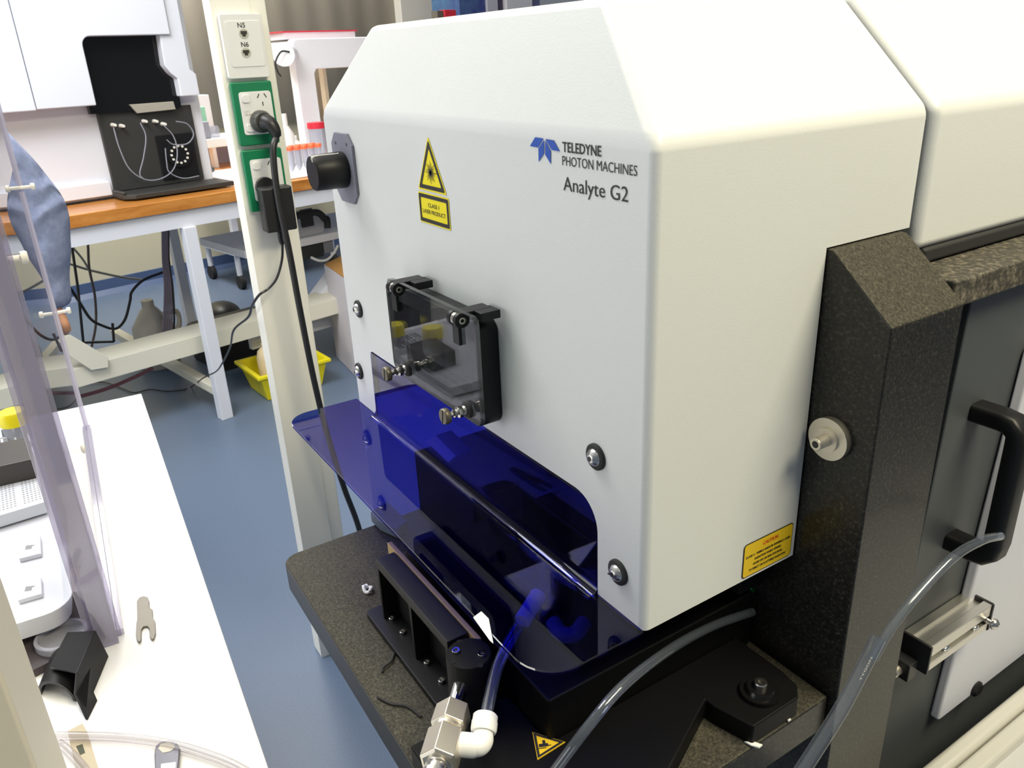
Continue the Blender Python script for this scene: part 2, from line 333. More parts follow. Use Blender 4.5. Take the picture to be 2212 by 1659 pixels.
text_bm(bm, 'CLASS 1', FR(cx_, kb + hh * 0.565, -0.0007), (1, 0, 0), (0, 0, 1), (kx1 - kx0) * 0.37, hh * 0.135, 0, 0.005, align='C')
text_bm(bm, 'LASER PRODUCT', FR(cx_, kb + hh * 0.335, -0.0007), (1, 0, 0), (0, 0, 1), (kx1 - kx0) * 0.76, hh * 0.135, 0, 0.005, align='C')
obj('lettering', bm, ink, cl, smooth=False)
# caution label on the right side
def SD(y, z, x=0.0): return (x, y, M + z)
ly0, ly1, lz0, lz1 = 0.0965, 0.1508, 0.0022, 0.0322
bm = BM(); face(bm, [SD(y, z, 0.0004) for y, z in rrect(ly0, ly1, lz0, lz1, 0.003, 4)]); ca = obj('caution_label', bm, ink, cover, smooth=False, label='amber caution label with black edge')
bm = BM(); face(bm, [SD(y, z, 0.0006) for y, z in rrect(ly0 + .0008, ly1 - .0008, lz0 + .0008, lz1 - .0008, 0.0024, 4)]); obj('label_field', bm, warn_yellow_dull, ca, smooth=False)
bm = BM(); text_bm(bm, 'CAUTION', SD(0.1255, lz1 - 0.0072, 0.0008), (0, 1, 0), (0, 0, 1), 0.0165, 0.0031, 0, 0.02, align='C'); obj('lettering', bm, red_ink, ca, smooth=False, label='red CAUTION')
bm = BM()
for k, (s, w) in enumerate((('CLASS 4 - VISIBLE AND/OR INVISIBLE LASER', 0.0490), ('RADIATION WHEN OPENED', 0.0290), ('AVOID EYE OR SKIN EXPOSURE', 0.0325), ('TO DIRECT OR SCATTERED RADIATION', 0.0405))):
    text_bm(bm, s, SD(0.1236, lz1 - 0.0128 - k * 0.0042, 0.0008), (0, 1, 0), (0, 0, 1), w, 0.0019, 0, 0.03, align='C')
obj('lettering', bm, ink, ca, smooth=False)
# cover screws with black washers
def cover_screw(x, z, slot):
    bm = BM(); lathe(bm, FR(x, z, -0.0022), (0, -0.0042, 0), [(0, 0.0064), (0.25, 0.0062), (0.6, 0.0050), (0.85, 0.0036), (1.0, 0.0030), (1.0, 0.0018), (0.5, 0.0017)], 28)
    s = obj('cover_screw', bm, soft_steel, cover, angle=60)
    bm = BM(); lathe(bm, FR(x, z, 0.0), (0, -0.0026, 0), [(0, 0.0096), (0.7, 0.0096), (1.0, 0.0088), (1.0, 0.0064)], 32); obj('washer', bm, rubber, s, angle=50)
    bm = BM()
    if slot: bar(bm, FR(x - 0.0042, z - 0.0012, -0.0062), FR(x + 0.0042, z + 0.0012, -0.0062), 0.0009, 0.0012, (0, 1, 0))
    else: cyl(bm, FR(x, z, -0.0040), FR(x, z, -0.0066), 0.0020, n=6)
    obj('drive_recess', bm, ink, s, smooth=False)
for x, z, sl in ((-0.46017, 0.1233, 0), (-0.48165, 0.044339, 0), (-0.050504, 0.11593, 0), (-0.026051, 0.035615, 1)): cover_screw(x, z, sl)
# knob on its grey plate
bm = BM(); px0, px1, pz0, pz1, pc = -0.4740, -0.4215, 0.2390, 0.3063, 0.0105
prism(bm, [FR(x, z, 0) for x, z in ((px0 + pc, pz0), (px1 - pc, pz0), (px1, pz0 + pc), (px1, pz1 - pc), (px1 - pc, pz1), (px0 + pc, pz1), (px0, pz1 - pc), (px0, pz0 + pc))], (0, -0.003, 0))
kp = obj('knob_plate', bm, mat('grey_anodised', rgb(128, 130, 142), 0.45), cover, bevel=0.0004)
for x, z in ((-0.462, 0.2965), (-0.4335, 0.2965)):
    bm = BM(); cyl(bm, FR(x, z, -0.003), FR(x, z, -0.0035), 0.0016, n=12); obj('plate_screw', bm, mat('grey_screw', rgb(96, 98, 108), 0.4), kp)
KC = (-0.4475, 0.2715)
bm = BM(); prof = []; n = 40
ring = []
for yy, rr in ((-0.003, 0.0172), (-0.0050, 0.0178), (-0.034, 0.0172), (-0.0358, 0.0162)):
    ring.append([bm.verts.new(FR(KC[0] + rr * math.cos(2 * math.pi * k / n) * (1 - 0.02 * (k % 2)), KC[1] + rr * math.sin(2 * math.pi * k / n) * (1 - 0.02 * (k % 2)), yy)) for k in range(n)])
for a, b in zip(ring[:-1], ring[1:]):
    for k in range(n): bm.faces.new((a[k], a[(k + 1) % n], b[(k + 1) % n], b[k]))
bm.faces.new(ring[0]); bm.faces.new(ring[-1]); kn = obj('knob', bm, black_satin, cover, angle=30)
bm = BM()
for dx in (-0.0013, 0.0013):
    tube(bm, [FR(KC[0] + 0.006 + dx, KC[1] + 0.0166, -0.010), FR(KC[0] + 0.006 + dx, KC[1] + 0.0164, -0.0345), FR(KC[0] + 0.006 + dx, KC[1] + 0.0110, -0.0362)], 0.00035, n=6, per=4)
tube(bm, [FR(KC[0] + 0.0047, KC[1] + 0.0168, -0.010), FR(KC[0] + 0.006, KC[1] + 0.0170, -0.0093), FR(KC[0] + 0.0073, KC[1] + 0.0165, -0.010)], 0.00035, n=6, per=4)
obj('pointer_line', bm, pale_ink, kn)
# hinged observation port
vx0, vx1, vz0, vz1 = -0.338, -0.1715, 0.0945, 0.1840
bm = BM(); yf = -0.019
o_ = rrect(vx0, vx1, vz0, vz1, 0.011, 6); i_ = rrect(vx0 + 0.014, vx1 - 0.014, vz0 + 0.014, vz1 - 0.014, 0.006, 6)
ra = [bm.verts.new(FR(x, z, 0)) for x, z in o_]; rb = [bm.verts.new(FR(x, z, yf)) for x, z in o_]; rc = [bm.verts.new(FR(x, z, yf)) for x, z in i_]; rd = [bm.verts.new(FR(x, z, -0.004)) for x, z in i_]
for A, B in ((ra, rb), (rb, rc), (rc, rd)):
    for k in range(len(A)): bm.faces.new((A[k], A[(k + 1) % len(A)], B[(k + 1) % len(A)], B[k]))
bm.faces.new(ra); bm.faces.new(rd)
port = obj('observation_port', bm, black_satin, cover, angle=40, bevel=0.0012)
bm = BM(); face(bm, [FR(x, z, -0.006) for x, z in i_]); obj('inner_window', bm, mat('dark_window', (0.02, 0.022, 0.024), 0.05), port, smooth=False)
dx0, dx1, dz0, dz1 = -0.30406, -0.1525, 0.1077, 0.19566
bm = BM(); prism(bm, [FR(x, z, -0.0275) for x, z in rrect(dx0, dx1, dz0, dz1, 0.006, 6)], (0, -0.004, 0)); obj('glass_door', bm, tint_glass, port, angle=40, label='clear hinged cover plate')
for u in ((-0.27895, 0.19003), (-0.17014, 0.18969)):
    hx, hz = u[0] - 0.006, u[1]
    bm = BM(); cyl(bm, FR(hx - 0.008, hz, -0.0320), FR(hx - 0.0035, hz, -0.0320), 0.0060, n=20); cyl(bm, FR(hx + 0.0015, hz, -0.0320), FR(hx + 0.006, hz, -0.0320), 0.0060, n=20)
    box(bm, hx - 0.0075, hx + 0.0062, -0.033, -0.006, M + hz - 0.0010, M + hz + 0.0058); box(bm, hx + 0.0005, hx + 0.016, -0.021, -0.004, M + hz - 0.0010, M + hz + 0.0056); box(bm, hx - 0.006, hx + 0.004, -0.0345, -0.0315, M + hz - 0.020, M + hz - 0.002)
    hg = obj('hinge', bm, black_satin, port, bevel=0.0006)
    bm = BM(); lathe(bm, FR(hx + 0.0058, hz, -0.0320), (0.0008, 0, 0), [(0, 0.0026), (1, 0.0026), (1, 0.0015), (0.2, 0.0014)], 20); obj('hinge_pin', bm, nickel, hg)
    bm = BM(); cyl(bm, FR(hx - 0.0036, hz, -0.0320), FR(hx + 0.0016, hz, -0.0320), 0.0052, n=20); obj('hinge_sleeve', bm, steel, hg)
for u in ((-0.27558, 0.11896), (-0.16972, 0.11754)):
    x, z = u
    bm = BM(); lathe(bm, FR(x, z, -0.0500), (0, -0.0050, 0), [(0, 0.0060), (0.15, 0.0064), (0.85, 0.0064), (1, 0.0058)], 28); ts = obj('thumbscrew', bm, mat('bronze_screw_head', rgb(112, 106, 92), 0.4, metal=0.6), port, angle=40)
    bm = BM(); lathe(bm, FR(x, z, -0.0315), (0, -0.0185, 0), [(0, 0.0040), (0.25, 0.0040), (0.3, 0.0030), (0.38, 0.0046), (0.55, 0.0046), (0.6, 0.0026), (0.75, 0.0034), (0.80, 0.0022), (1, 0.0022)], 20); obj('shank', bm, steel, ts, angle=50)
    bm = BM(); lathe(bm, FR(x, z, -0.0317), (0, -0.004, 0), [(0, 0.0070), (0.7, 0.0066), (1, 0.0045)], 24); obj('collar', bm, rubber, ts)
    bm = BM(); bar(bm, FR(x + 0.001, z + 0.0060, -0.0551), FR(x - 0.001, z - 0.0060, -0.0551), 0.0009, 0.0006, (0, 1, 0)); obj('slot', bm, ink, ts, smooth=False)

# ================================================================ rear cover behind the seam
rear = thing('rear_cover', (-0.25, 0.8, M + 0.2), 'white rear instrument cover behind the seam at upper right', 'instrument cover')
bm = BM(); yb0, yb1, xo = 0.2515, 1.5, 0.005; zb = 1.2016; zt = 1.3017; 
sec = [(xo, zb), (xo, zt), (xo - IX, zt + (HT - H)), (-W + IX, zt + (HT - H)), (-W, zt), (-W, zb)]
a = [bm.verts.new((x, yb0, z)) for x, z in sec]; b = [bm.verts.new((x, yb1, z)) for x, z in sec]
for k in range(6): bm.faces.new((a[k], a[(k + 1) % 6], b[(k + 1) % 6], b[k]))
bm.faces.new(a); bm.faces.new(b)
es = [e for e in bm.edges if e.calc_length() > 0 and not (e.verts[0].co.y > 1 and e.verts[1].co.y > 1)]
bmesh.ops.recalc_face_normals(bm, faces=bm.faces)
bmesh.ops.bevel(bm, geom=es, offset=0.007, segments=5, profile=0.5, affect='EDGES')
obj('shell', bm, coat_white, rear, angle=50, wn=True)
bm = BM(); box(bm, -0.45, 0.006, 0.262, 1.45, 1.1908, zb + 0.001); obj('gasket', bm, rubber, rear, bevel=0.003, label='black rubber strip under the lower edge')

# ================================================================ granite
base = thing('granite_block', (-0.1, 0.1, 0.5), 'dark speckled granite base slab with upright column below and behind the white cover', 'granite base')
ZG = 0.869; XR = 0.04629; XCOL = 0.0530
bm = BM(); pts = [(XR, -0.147), (XR, 0.60), (-0.404, 0.60), (-0.404, -0.147)]
out = [(XR, -0.1475), (XR, 0.155), (-0.404, 0.155)] + arc(-0.404 + 0.018, -0.1415 + 0.018, 0.018, 180, 255, 5)
prism(bm, [(x, y, ZG) for x, y in out], (0, 0, -0.034)); sb_ = obj('slab', bm, [granite, granite_shaded], base, bevel=0.0022)
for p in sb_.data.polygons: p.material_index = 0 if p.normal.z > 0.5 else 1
bm = BM(); zc0, zc1 = 1.1765, 1.2185
prism(bm, [(-0.30, 0.1562, 0.60), (XCOL, 0.1562, 0.60), (XCOL, 0.1562, zc0), (0.004, 0.1562, zc1), (-0.012, 0.1562, zc1), (-0.30, 0.1562, zc1)], (0, 0.2385 - 0.1562, 0)); sb_ = obj('column', bm, [granite, granite_shaded], base, bevel=0.0015)
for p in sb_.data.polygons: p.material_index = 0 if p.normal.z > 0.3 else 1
zp_ = 1.1687
bm = BM(); box(bm, -0.45, 0.0440, 0.2400, 1.5, zp_ + 0.0005, 1.1900); rb_ = obj('granite_beam', bm, granite_rough, bevel=0.002); tag(rb_, 'rough dark granite beam running back under the rear white cover', 'granite beam')
bm = BM()
lathe(bm, (0.0205, 0.1565, 1.0868), (0, -0.0060, 0), [(0, 0.0155), (0.30, 0.0155), (0.34, 0.0148), (0.40, 0.0148), (0.44, 0.0158), (1, 0.0158)], 40); an = obj('anchor_washer', bm, nickel, base, angle=30, label='stack of steel washers on the column')
bm = BM(); lathe(bm, (0.0205, 0.1505, 1.0868), (0, -0.0130, 0), [(0, 0.0090), (0.16, 0.0090), (0.16, 0.0046), (0.95, 0.0046), (1, 0.0042), (1, 0.0026), (0.7, 0.0025)], 28); obj('anchor_bolt', bm, nickel, an, angle=30)
bm = BM(); cyl(bm, (0.0205, 0.1410, 1.0868), (0.0205, 0.1374, 1.0868), 0.0025, n=6); obj('hex_socket', bm, ink, an)
# ================================================================ blue shield
sx0, sx1 = -0.5045, 0.0; yfr = -0.0860; zt_ = M - 0.0015
prof = [(0.0035, M + 0.078), (0.0035, M + 0.014)] + [(-0.0085 + 0.012 * math.cos(math.radians(a)), M + 0.0105 - 0.012 * math.sin(math.radians(a))) for a in (15, 30, 45, 60, 75, 90)]
bx0, bx1 = -0.4462, -0.0507
bm = BM(); L_ = [bm.verts.new((bx0, y, z)) for y, z in prof]; R_ = [bm.verts.new((bx1, y, z)) for y, z in prof]
for k in range(len(prof) - 1): bm.faces.new((L_[k], R_[k], R_[k + 1], L_[k + 1]))
yb_ = prof[-1][0]
out = [(p[0], p[1]) for p in arc(sx1 - 0.030, yfr + 0.030, 0.030, -90, 0, 8)]
left = arc(sx0 + 0.026, yfr + 0.026, 0.026, 180, 270, 8)
ring = [R_[-1], bm.verts.new((bx1, 0.0, zt_)), bm.verts.new((sx1, 0.0, zt_))] + [bm.verts.new((x, y, zt_)) for x, y in out[::-1]] + [bm.verts.new((x, y, zt_)) for x, y in left[::-1]] + [bm.verts.new((sx0, 0.0, zt_)), bm.verts.new((bx0, 0.0, zt_)), L_[-1]]
bm.faces.new(ring)
sh = obj('acrylic_shield', bm, blue_acrylic, solid=0.0035, angle=40, wn=True)
tag(sh, 'bent deep blue transparent acrylic shield in the opening of the white cover', 'acrylic shield')

# ================================================================ stage under the cover
stage = thing('sample_stage', (-0.18, 0.03, ZG), 'black anodised sample stage in the shadow under the white cover and blue shield', 'sample stage')
bm = BM(); box(bm, -0.262, -0.030, -0.0600, 0.150, ZG + 0.0005, 0.9250); obj('stage_body', bm, black_matte, stage, bevel=0.002)
bm = BM(); box(bm, -0.400, -0.270, 0.020, 0.150, ZG + 0.0005, 0.945); box(bm, -0.44, -0.02, 0.120, 0.150, 0.94, 1.22); obj('carriage_dark_box', bm, black_matte, stage, bevel=0.002)  # carriage plus a black inner box added to keep the cover dark inside
bm = BM(); prism(bm, [(x, y, ZG + 0.0005) for x, y in [(-0.085, -0.1455), (0.0440, -0.1455), (0.0440, -0.022), (0.0285, 0.012), (0.0060, 0.0600), (0.0140, 0.0605), (0.0450, 0.0690), (0.0450, 0.118), (0.0360, 0.128), (0.020, 0.131), (-0.0295, 0.131), (-0.0295, -0.0605), (-0.085, -0.0605)]], (0, 0, 0.0182)); obj('plate_with_shadow', bm, black_matte, stage, bevel=0.0015)  # foot plate whose front part is shaped to fill the shadow on the granite
bm = BM(); lathe(bm, (0.0255, 0.0975, ZG + 0.0187), (0, 0, 0.0073), [(0, 0.0150), (0.5, 0.0150), (0.5, 0.0115), (0.9, 0.0105), (1, 0.0100)], 36); obj('spring_washer', bm, mat('blackened_steel', (0.03, 0.03, 0.03), 0.25, metal=0.8), stage, angle=30)
bm = BM(); lathe(bm, (0.0255, 0.0975, ZG + 0.0260), (0, 0, 0.0045), [(0, 0.0050), (0.8, 0.0050), (1, 0.0044), (1, 0.0022), (0.5, 0.0020)], 28); bt = obj('cap_screw', bm, steel, stage, angle=30, label='bright socket screw in the corner plate')
bm = BM(); cyl(bm, (0.0255, 0.0975, ZG + 0.0280), (0.0255, 0.0975, ZG + 0.0290), 0.0022, n=6); obj('hex_socket', bm, ink, bt)
# bright parts inside, seen through the blue sheet
bm = BM(); prism(bm, [(-0.38955, 0.03, 0.959), (-0.36267, 0.03, 0.97638), (-0.31822, 0.03, 0.97011), (-0.33747, 0.03, 0.95379)], (0, 0.02, 0)); obj('white_holder', bm, white_plastic, stage, bevel=0.001, label='white piece seen through the blue shield')
for p, q in zip([(-0.052237, 0.154, 0.9142), (-0.044036, 0.154, 0.91536), (-0.042899, 0.154, 0.91413)], [(-0.036068, 0.154, 0.92264), (-0.036249, 0.154, 0.91919), (-0.036537, 0.154, 0.91687)]):
    bm = BM(); tube(bm, [p, q], 0.0005, n=6); obj('indicator_light', bm, mat('green_light', (0.0, 0.2, 0.05), 0.5, emit=(0.02, 0.5, 0.15), estr=0.5), stage, label='thin green light streak')
bm = BM(); tube(bm, [(-0.035219, 0.15, 0.89172), (-0.038429, 0.15, 0.87567), (-0.038067, 0.15, 0.85975)], 0.0011, n=8); obj('metal_pin', bm, steel, stage)
# slotted black bracket along the front of the slab
br = thing('slotted_bracket', (-0.18, -0.09, ZG), 'black hollow bracket bolted along the granite slab before the blue shield', 'bracket')
bx_a, bx_b, by_f, by_b, bz_a, bz_b = -0.2445, -0.1115, -0.0960, -0.0775, 0.8755, 0.9390
bm = BM(); prism(bm, [(x, y, ZG + 0.0004) for x, y in rrect(-0.2620, -0.0940, -0.1060, -0.0775, 0.005, 4)], (0, 0, 0.006)); obj('base_plate', bm, black_satin, br, bevel=0.0008)
bm = BM(); t_ = 0.0042
box(bm, bx_a, bx_b, by_f, by_b, bz_b - 0.0090, bz_b)
n_ = 2; wdt = (bx_b - bx_a - t_) / n_
for k in range(n_ + 1): box(bm, bx_a + k * wdt, bx_a + k * wdt + t_, by_f, by_b, bz_a, bz_b - 0.0085)
box(bm, bx_a, bx_b, by_b - 0.004, by_b, bz_a, bz_b - 0.008)
obj('pocket_frame', bm, black_satin, br, bevel=0.0007)
for x in (-0.236, -0.213, -0.166, -0.140, -0.111):
    bm = BM(); lathe(bm, (x, -0.0905, 0.8752), (0, 0, 0.0032), [(0, 0.0030), (0.8, 0.0030), (1, 0.0026), (1, 0.0016), (0.5, 0.0015)], 20); obj('socket_screw', bm, steel, br, angle=30)
# brass coloured drawer edge under the lip of the shield
bm = BM(); box(bm, -0.262, -0.1010, -0.0765, -0.0720, 0.8965, 0.9385)
dr = obj('drawer_edge', bm, brass, bevel=0.0005); tag(dr, 'thin brass coloured strip standing between the slotted bracket and blue shield', 'metal strip')
bm = BM(); prism(bm, [(-0.079727, -0.088776, 0.97904), (-0.081888, -0.080568, 0.97904), (-0.071842, -0.080461, 0.97904), (-0.047973, -0.091353, 0.97904), (-0.052196, -0.091717, 0.97904)], (0, 0, 0.0010)); wt = obj('lip_reflection', bm, white_plastic, bevel=0.0006); tag(wt, 'small painted white tab on the front lip of the blue shield', 'highlight')  # thin white plate standing in for a reflection on the shield's lip
# round black valve body with its fittings
vc = (-0.090439, -0.089277, 0.94)
vb = thing('valve_body', (vc[0], vc[1], ZG), 'round black valve body with two bright screws, in front of the shield lip', 'valve')
bm = BM(); lathe(bm, (vc[0], vc[1], ZG + 0.0075), (0, 0, 0.940 - ZG - 0.0075), [(0, 0.0178), (0.50, 0.0178), (0.52, 0.0170), (0.97, 0.0170), (1, 0.0164)], 48); obj('barrel', bm, black_matte, vb, angle=40)
for u in ((-0.09761, -0.095868, 0.94), (-0.083345, -0.081932, 0.94)):
    bm = BM(); lathe(bm, (u[0], u[1], 0.9398), (0, 0, 0.0018), [(0, 0.0031), (0.8, 0.0031), (1, 0.0028), (1, 0.0017), (0.3, 0.0016)], 24); s_ = obj('valve_screw', bm, chrome, vb, angle=30)
    bm = BM(); cyl(bm, (u[0], u[1], 0.9402), (u[0], u[1], 0.9406), 0.0016, n=6); obj('hex_socket', bm, ink, s_)
for u in ((-0.089192, -0.10329, 0.94), (-0.074445, -0.088444, 0.94), (-0.10543, -0.088685, 0.94)):
    bm = BM(); cyl(bm, (u[0], u[1], 0.9395), (u[0], u[1], 0.9402), 0.0021, n=16); obj('screw_hole', bm, mat('hole_black', (0.001, 0.001, 0.001), 0.9), vb)
f0 = Vector((-0.089207, -0.095704, 0.922)); f1 = Vector((-0.023511, -0.15414, 0.922)); fd = (f1 - f0); fl = fd.length; fd.normalize(); px_ = 0.000335
fit = thing('gas_fitting', f0 + Vector((0, 0, -0.02)), 'nickel plated hexagonal gas fitting screwed into the black valve body', 'fitting')
def at_(t): return f0 + fd * (fl * t)
bm = BM(); cyl(bm, at_(-0.10), at_(0.40), 0.0060, n=28); obj('stem', bm, chrome, fit)
bm = BM(); lathe(bm, at_(0.36), fd * 0.0190, [(0, 0.0100), (0.06, 0.0132), (0.94, 0.0134), (1, 0.0110)], 6); obj('lock_nut', bm, nickel, fit, smooth=False, bevel=0.0006)
bm = BM(); lathe(bm, at_(0.36) + fd * 0.0190, fd * 0.0030, [(0, 0.0112), (1, 0.0112)], 28); obj('spacer', bm, nickel, fit)
bm = BM(); lathe(bm, at_(0.36) + fd * 0.0220, fd * 0.0260, [(0, 0.0118), (0.05, 0.0136), (0.95, 0.0136), (1, 0.0112)], 6); obj('hex_body', bm, nickel, fit, smooth=False, bevel=0.0006)
bm = BM(); lathe(bm, at_(0.36) + fd * 0.0480, fd * 0.020, [(0, 0.0085), (0.12, 0.0085), (0.15, 0.0074), (0.4, 0.0074), (0.42, 0.0098), (1, 0.0098)], 28); obj('tail_nut', bm, steel, fit, angle=30)
e0 = Vector((-0.035719, -0.12839, 0.922)); e1 = Vector((-0.026293, -0.11771, 0.922)); e2 = Vector((-0.037575, -0.10797, 0.928))
el = thing('elbow_connector', e1 + Vector((0, 0, -0.012)), 'white plastic push-fit elbow on the side of the nickel gas fitting', 'connector')
bm = BM(); tube(bm, [e0, e0.lerp(e1, .5), e1.lerp(e0, .12), e1 + (e2 - e1) * .22 + (e1 - e0) * .05, e1.lerp(e2, .55), e2], 0.0068, n=20, per=6); obj('elbow_body', bm, white_plastic, el)
bm = BM(); d_ = (e2 - e1).normalized(); lathe(bm, e2 - d_ * 0.007, d_ * 0.0125, [(0, 0.0084), (0.15, 0.0090), (0.55, 0.0090), (0.58, 0.0086), (0.9, 0.0086), (1, 0.0074)], 28); obj('collar', bm, white_plastic, el)
bm = BM(); d2_ = (e1 - e0).normalized(); lathe(bm, e0, d2_ * 0.012, [(0, 0.0080), (0.8, 0.0080), (1, 0.0070)], 28); obj('collar', bm, white_plastic, el)
g0 = e2 + d_ * 0.003
bm = BM(); tube(bm, [g0, (-0.070799, -0.076356, 0.935), (-0.084073, -0.053106, 0.944), (-0.090155, -0.037822, 0.95)], 0.0045, n=16); gt = obj('gas_tube', bm, clear_tube); tag(gt, 'clear gas tube rising from the white elbow to beneath the blue shield', 'tube')
bm = BM(); cyl(bm, (-0.08646, -0.043691, 0.95), (-0.099056, -0.019343, 0.956), 0.0066, n=24); tc = obj('tube_connector', bm, white_plastic, bevel=0.0006); tag(tc, 'white tube connector seen blue through the shield', 'connector')
bm = BM(); tube(bm, [(-0.071355, -0.025569, 0.95), (-0.058665, -0.028347, 0.95), (-0.051837, -0.020636, 0.95), (-0.057643, -0.0066611, 0.95)], 0.0060, n=16); tg = obj('curved_connector', bm, mat('grey_connector', rgb(120, 122, 130), 0.5)); tag(tg, 'curved white piece under the shield near the right screw', 'connector')
bm = BM(); tube(bm, [(-0.021826, 0.14, 0.91392), (-0.020447, 0.095, 0.92339), (-0.00025955, 0.03, 0.94858), (0.016549, -0.03, 0.96015), (0.021623, -0.065, 0.94813), (0.016271, -0.095, 0.91421)], 0.0036, n=14); g2 = obj('gas_tube', bm, clear_tube); tag(g2, 'long clear tube arching across the black space under the cover corner', 'tube')
# crush warning sticker on the stage
stc = [Vector((-0.043297, -0.066219, 0.889)), Vector((-0.021088, -0.077025, 0.889)), Vector((-0.022263, -0.051876, 0.889))]
cen = sum(stc, Vector()) / 3
def stk(k, dz): return [cen + (p - cen) * k + Vector((0, 0, dz)) for p in stc]
bm = BM(); prism(bm, [p - Vector((0, 0, 0.0010)) for p in stk(1.0, 0)], (0, 0, 0.0008)); ws = obj('crush_warning_sticker', bm, warn_yellow_dull, stage, smooth=False, label='yellow hand crush warning triangle')
bm = BM(); a_ = [bm.verts.new(p) for p in stk(0.94, 0.0001)]; b_ = [bm.verts.new(p) for p in stk(0.70, 0.0001)]
for k in range(3): bm.faces.new((a_[k], a_[(k + 1) % 3], b_[(k + 1) % 3], b_[k]))
up_ = (stc[0] + stc[1]) / 2; ax_ = (cen - up_).normalized(); sd_ = (stc[0] - stc[1]).normalized()
def sp(u, v): return cen + sd_ * u + ax_ * v + Vector((0, 0, 0.0002))
for q in (((0.0005, -0.0045), (0.0005, 0.0022), (-0.0022, 0.0022), (-0.0022, -0.0045)), ((-0.0030, -0.006), (-0.0030, 0.0005), (-0.0036, 0.0005), (-0.0036, -0.006)), ((0.0005, -0.0015), (0.0005, 0.0005), (0.0035, 0.0005), (0.0035, -0.0015)), ((-0.0012, 0.002), (-0.0012, 0.0042), (-0.0018, 0.0042), (-0.0018, 0.002))):
    face(bm, [sp(*p) for p in q])
obj('pictogram', bm, ink, ws, smooth=False)
# white scraps by the corner plate
for q in ([(0.040356, 0.10897, 0.87), (0.046179, 0.10771, 0.87), (0.04619, 0.11086, 0.87), (0.040961, 0.11141, 0.87)],):
    bm = BM(); prism(bm, q, (0, 0, 0.0012)); o = obj('paper_scrap', bm, white_plastic, smooth=False); tag(o, 'tiny white scrap on the granite right of the black corner plate', 'scrap')
bm = BM(); prism(bm, [(0.040408, 0.066069, 0.87), (0.045461, 0.067325, 0.87), (0.050377, 0.070632, 0.87), (0.05002, 0.074513, 0.87), (0.044309, 0.07159, 0.87)], (0, 0, 0.0012)); o = obj('paper_scrap', bm, white_plastic, smooth=False); tag(o, 'small white scrap on the granite below the front corner of the black plate', 'scrap')
# things on the slab
bm = BM(); c_ = Vector((-0.29553, -0.089158, 0.8695))
tube(bm, [c_ + Vector((0.0045 * math.cos(a), 0.0036 * math.sin(a), 0.003 + 0.0015 * math.sin(2 * a))) for a in [k * math.pi / 6 for k in range(13)]], 0.0016, n=10, per=3); box(bm, c_.x - 0.0065, c_.x - 0.0030, c_.y - 0.0035, c_.y + 0.002, c_.z + 0.0004, c_.z + 0.0045)
o = obj('hose_clip', bm, white_plastic, bevel=0.0004); tag(o, 'tiny white plastic clip lying on the granite slab left of the bracket', 'clip')
bm = BM(); tube(bm, [(-0.20134, -0.10505, 0.8702), (-0.1916, -0.1126, 0.871), (-0.18836, -0.12144, 0.871), (-0.18461, -0.1241, 0.8702)], 0.0011, n=8); o = obj('black_thread', bm, rubber); tag(o, 'short bent black thread on the granite beside the slotted bracket', 'thread')
bm = BM(); tube(bm, [(-0.16134, -0.13916, 0.8702), (-0.14744, -0.13321, 0.8706), (-0.13715, -0.12381, 0.8706), (-0.12155, -0.11937, 0.8702)], 0.0010, n=8); o = obj('black_thread', bm, rubber); tag(o, 'long thin black thread on the granite near the front slab edge', 'thread')
bm = BM(); prism(bm, [(-0.40851, -0.036168, 0.87), (-0.38488, -0.035543, 0.87), (-0.35779, -0.02608, 0.87), (-0.36417, -0.010795, 0.87), (-0.41717, -0.010619, 0.87)], (0, 0, 0.014)); o = obj('levelling_foot', bm, mat('blue_grey_foot', rgb(84, 92, 108), 0.5), bevel=0.002); tag(o, 'blue grey foot block on the granite under the left end of the blue shield', 'foot block')
# leg of the table below the granite
st = thing('granite_stand', (-0.1, 0.2, 0), 'cream steel stand under the dark granite slab', 'stand')
bm = BM(); box(bm, -0.20, -0.01, 0.00, 0.15, 0.79, 0.8345); obj('top_frame', bm, cream_paint, st, bevel=0.004)
bm = BM(); bar(bm, (-0.12, 0.04, 0.80), (-0.65198, -0.1223, 0), 0.03, 0.03); obj('leg', bm, cream_paint, st, bevel=0.003)
bm = BM(); bar(bm, (-0.15, 0.13, 0.80), (-0.10, 0.50, 0.0), 0.03, 0.03); obj('leg', bm, cream_paint, st, bevel=0.003)
bm = BM(); bar(bm, (-0.03, 0.13, 0.80), (-0.03, 0.13, 0.0), 0.03, 0.03); obj('leg', bm, cream_paint, st, bevel=0.003)

# ================================================================ right hand side panels
bm = BM(); zp = 1.1687
enc = thing('laser_enclosure', (0.0, 0.8, 0.35), 'dark grey enclosure side with pale door and black bow handle at the right edge', 'enclosure')
yp0, yp1 = 0.29308, 0.27078; yq = yp1 + (yp1 - yp0) * 0.7
prism(bm, [(0.010, y, z) for y, z in ((yq, 0.37), (yp0, zp), (1.4, zp), (1.4, 0.37))], (0.020, 0, 0)); pn = obj('side_panel', bm, dark_grey, enc, bevel=0.0015)
bm = BM(); wy = 0.35772; wy1 = 0.38553 + 0.002; wz = 0.7171
prism(bm, [(0.0305, y, z) for y, z in ((wy, wz), (wy1, 1.10), (wy1 + 0.012, 1.115), (1.3, 1.115), (1.3, wz))], (0.0100, 0, 0)); wp = obj('access_door', bm, mat('pale_grey_panel', rgb(206, 208, 220), 0.5), enc, bevel=0.003, seg=3, label='pale grey door')
bm = BM(); q_ = (0.041, 0.42158, 0.72501); lathe(bm, q_, (0.004, 0, 0), [(0, 0.0085), (0.5, 0.0085), (1, 0.0060)], 28); o = obj('door_lock', bm, black_satin, wp); 
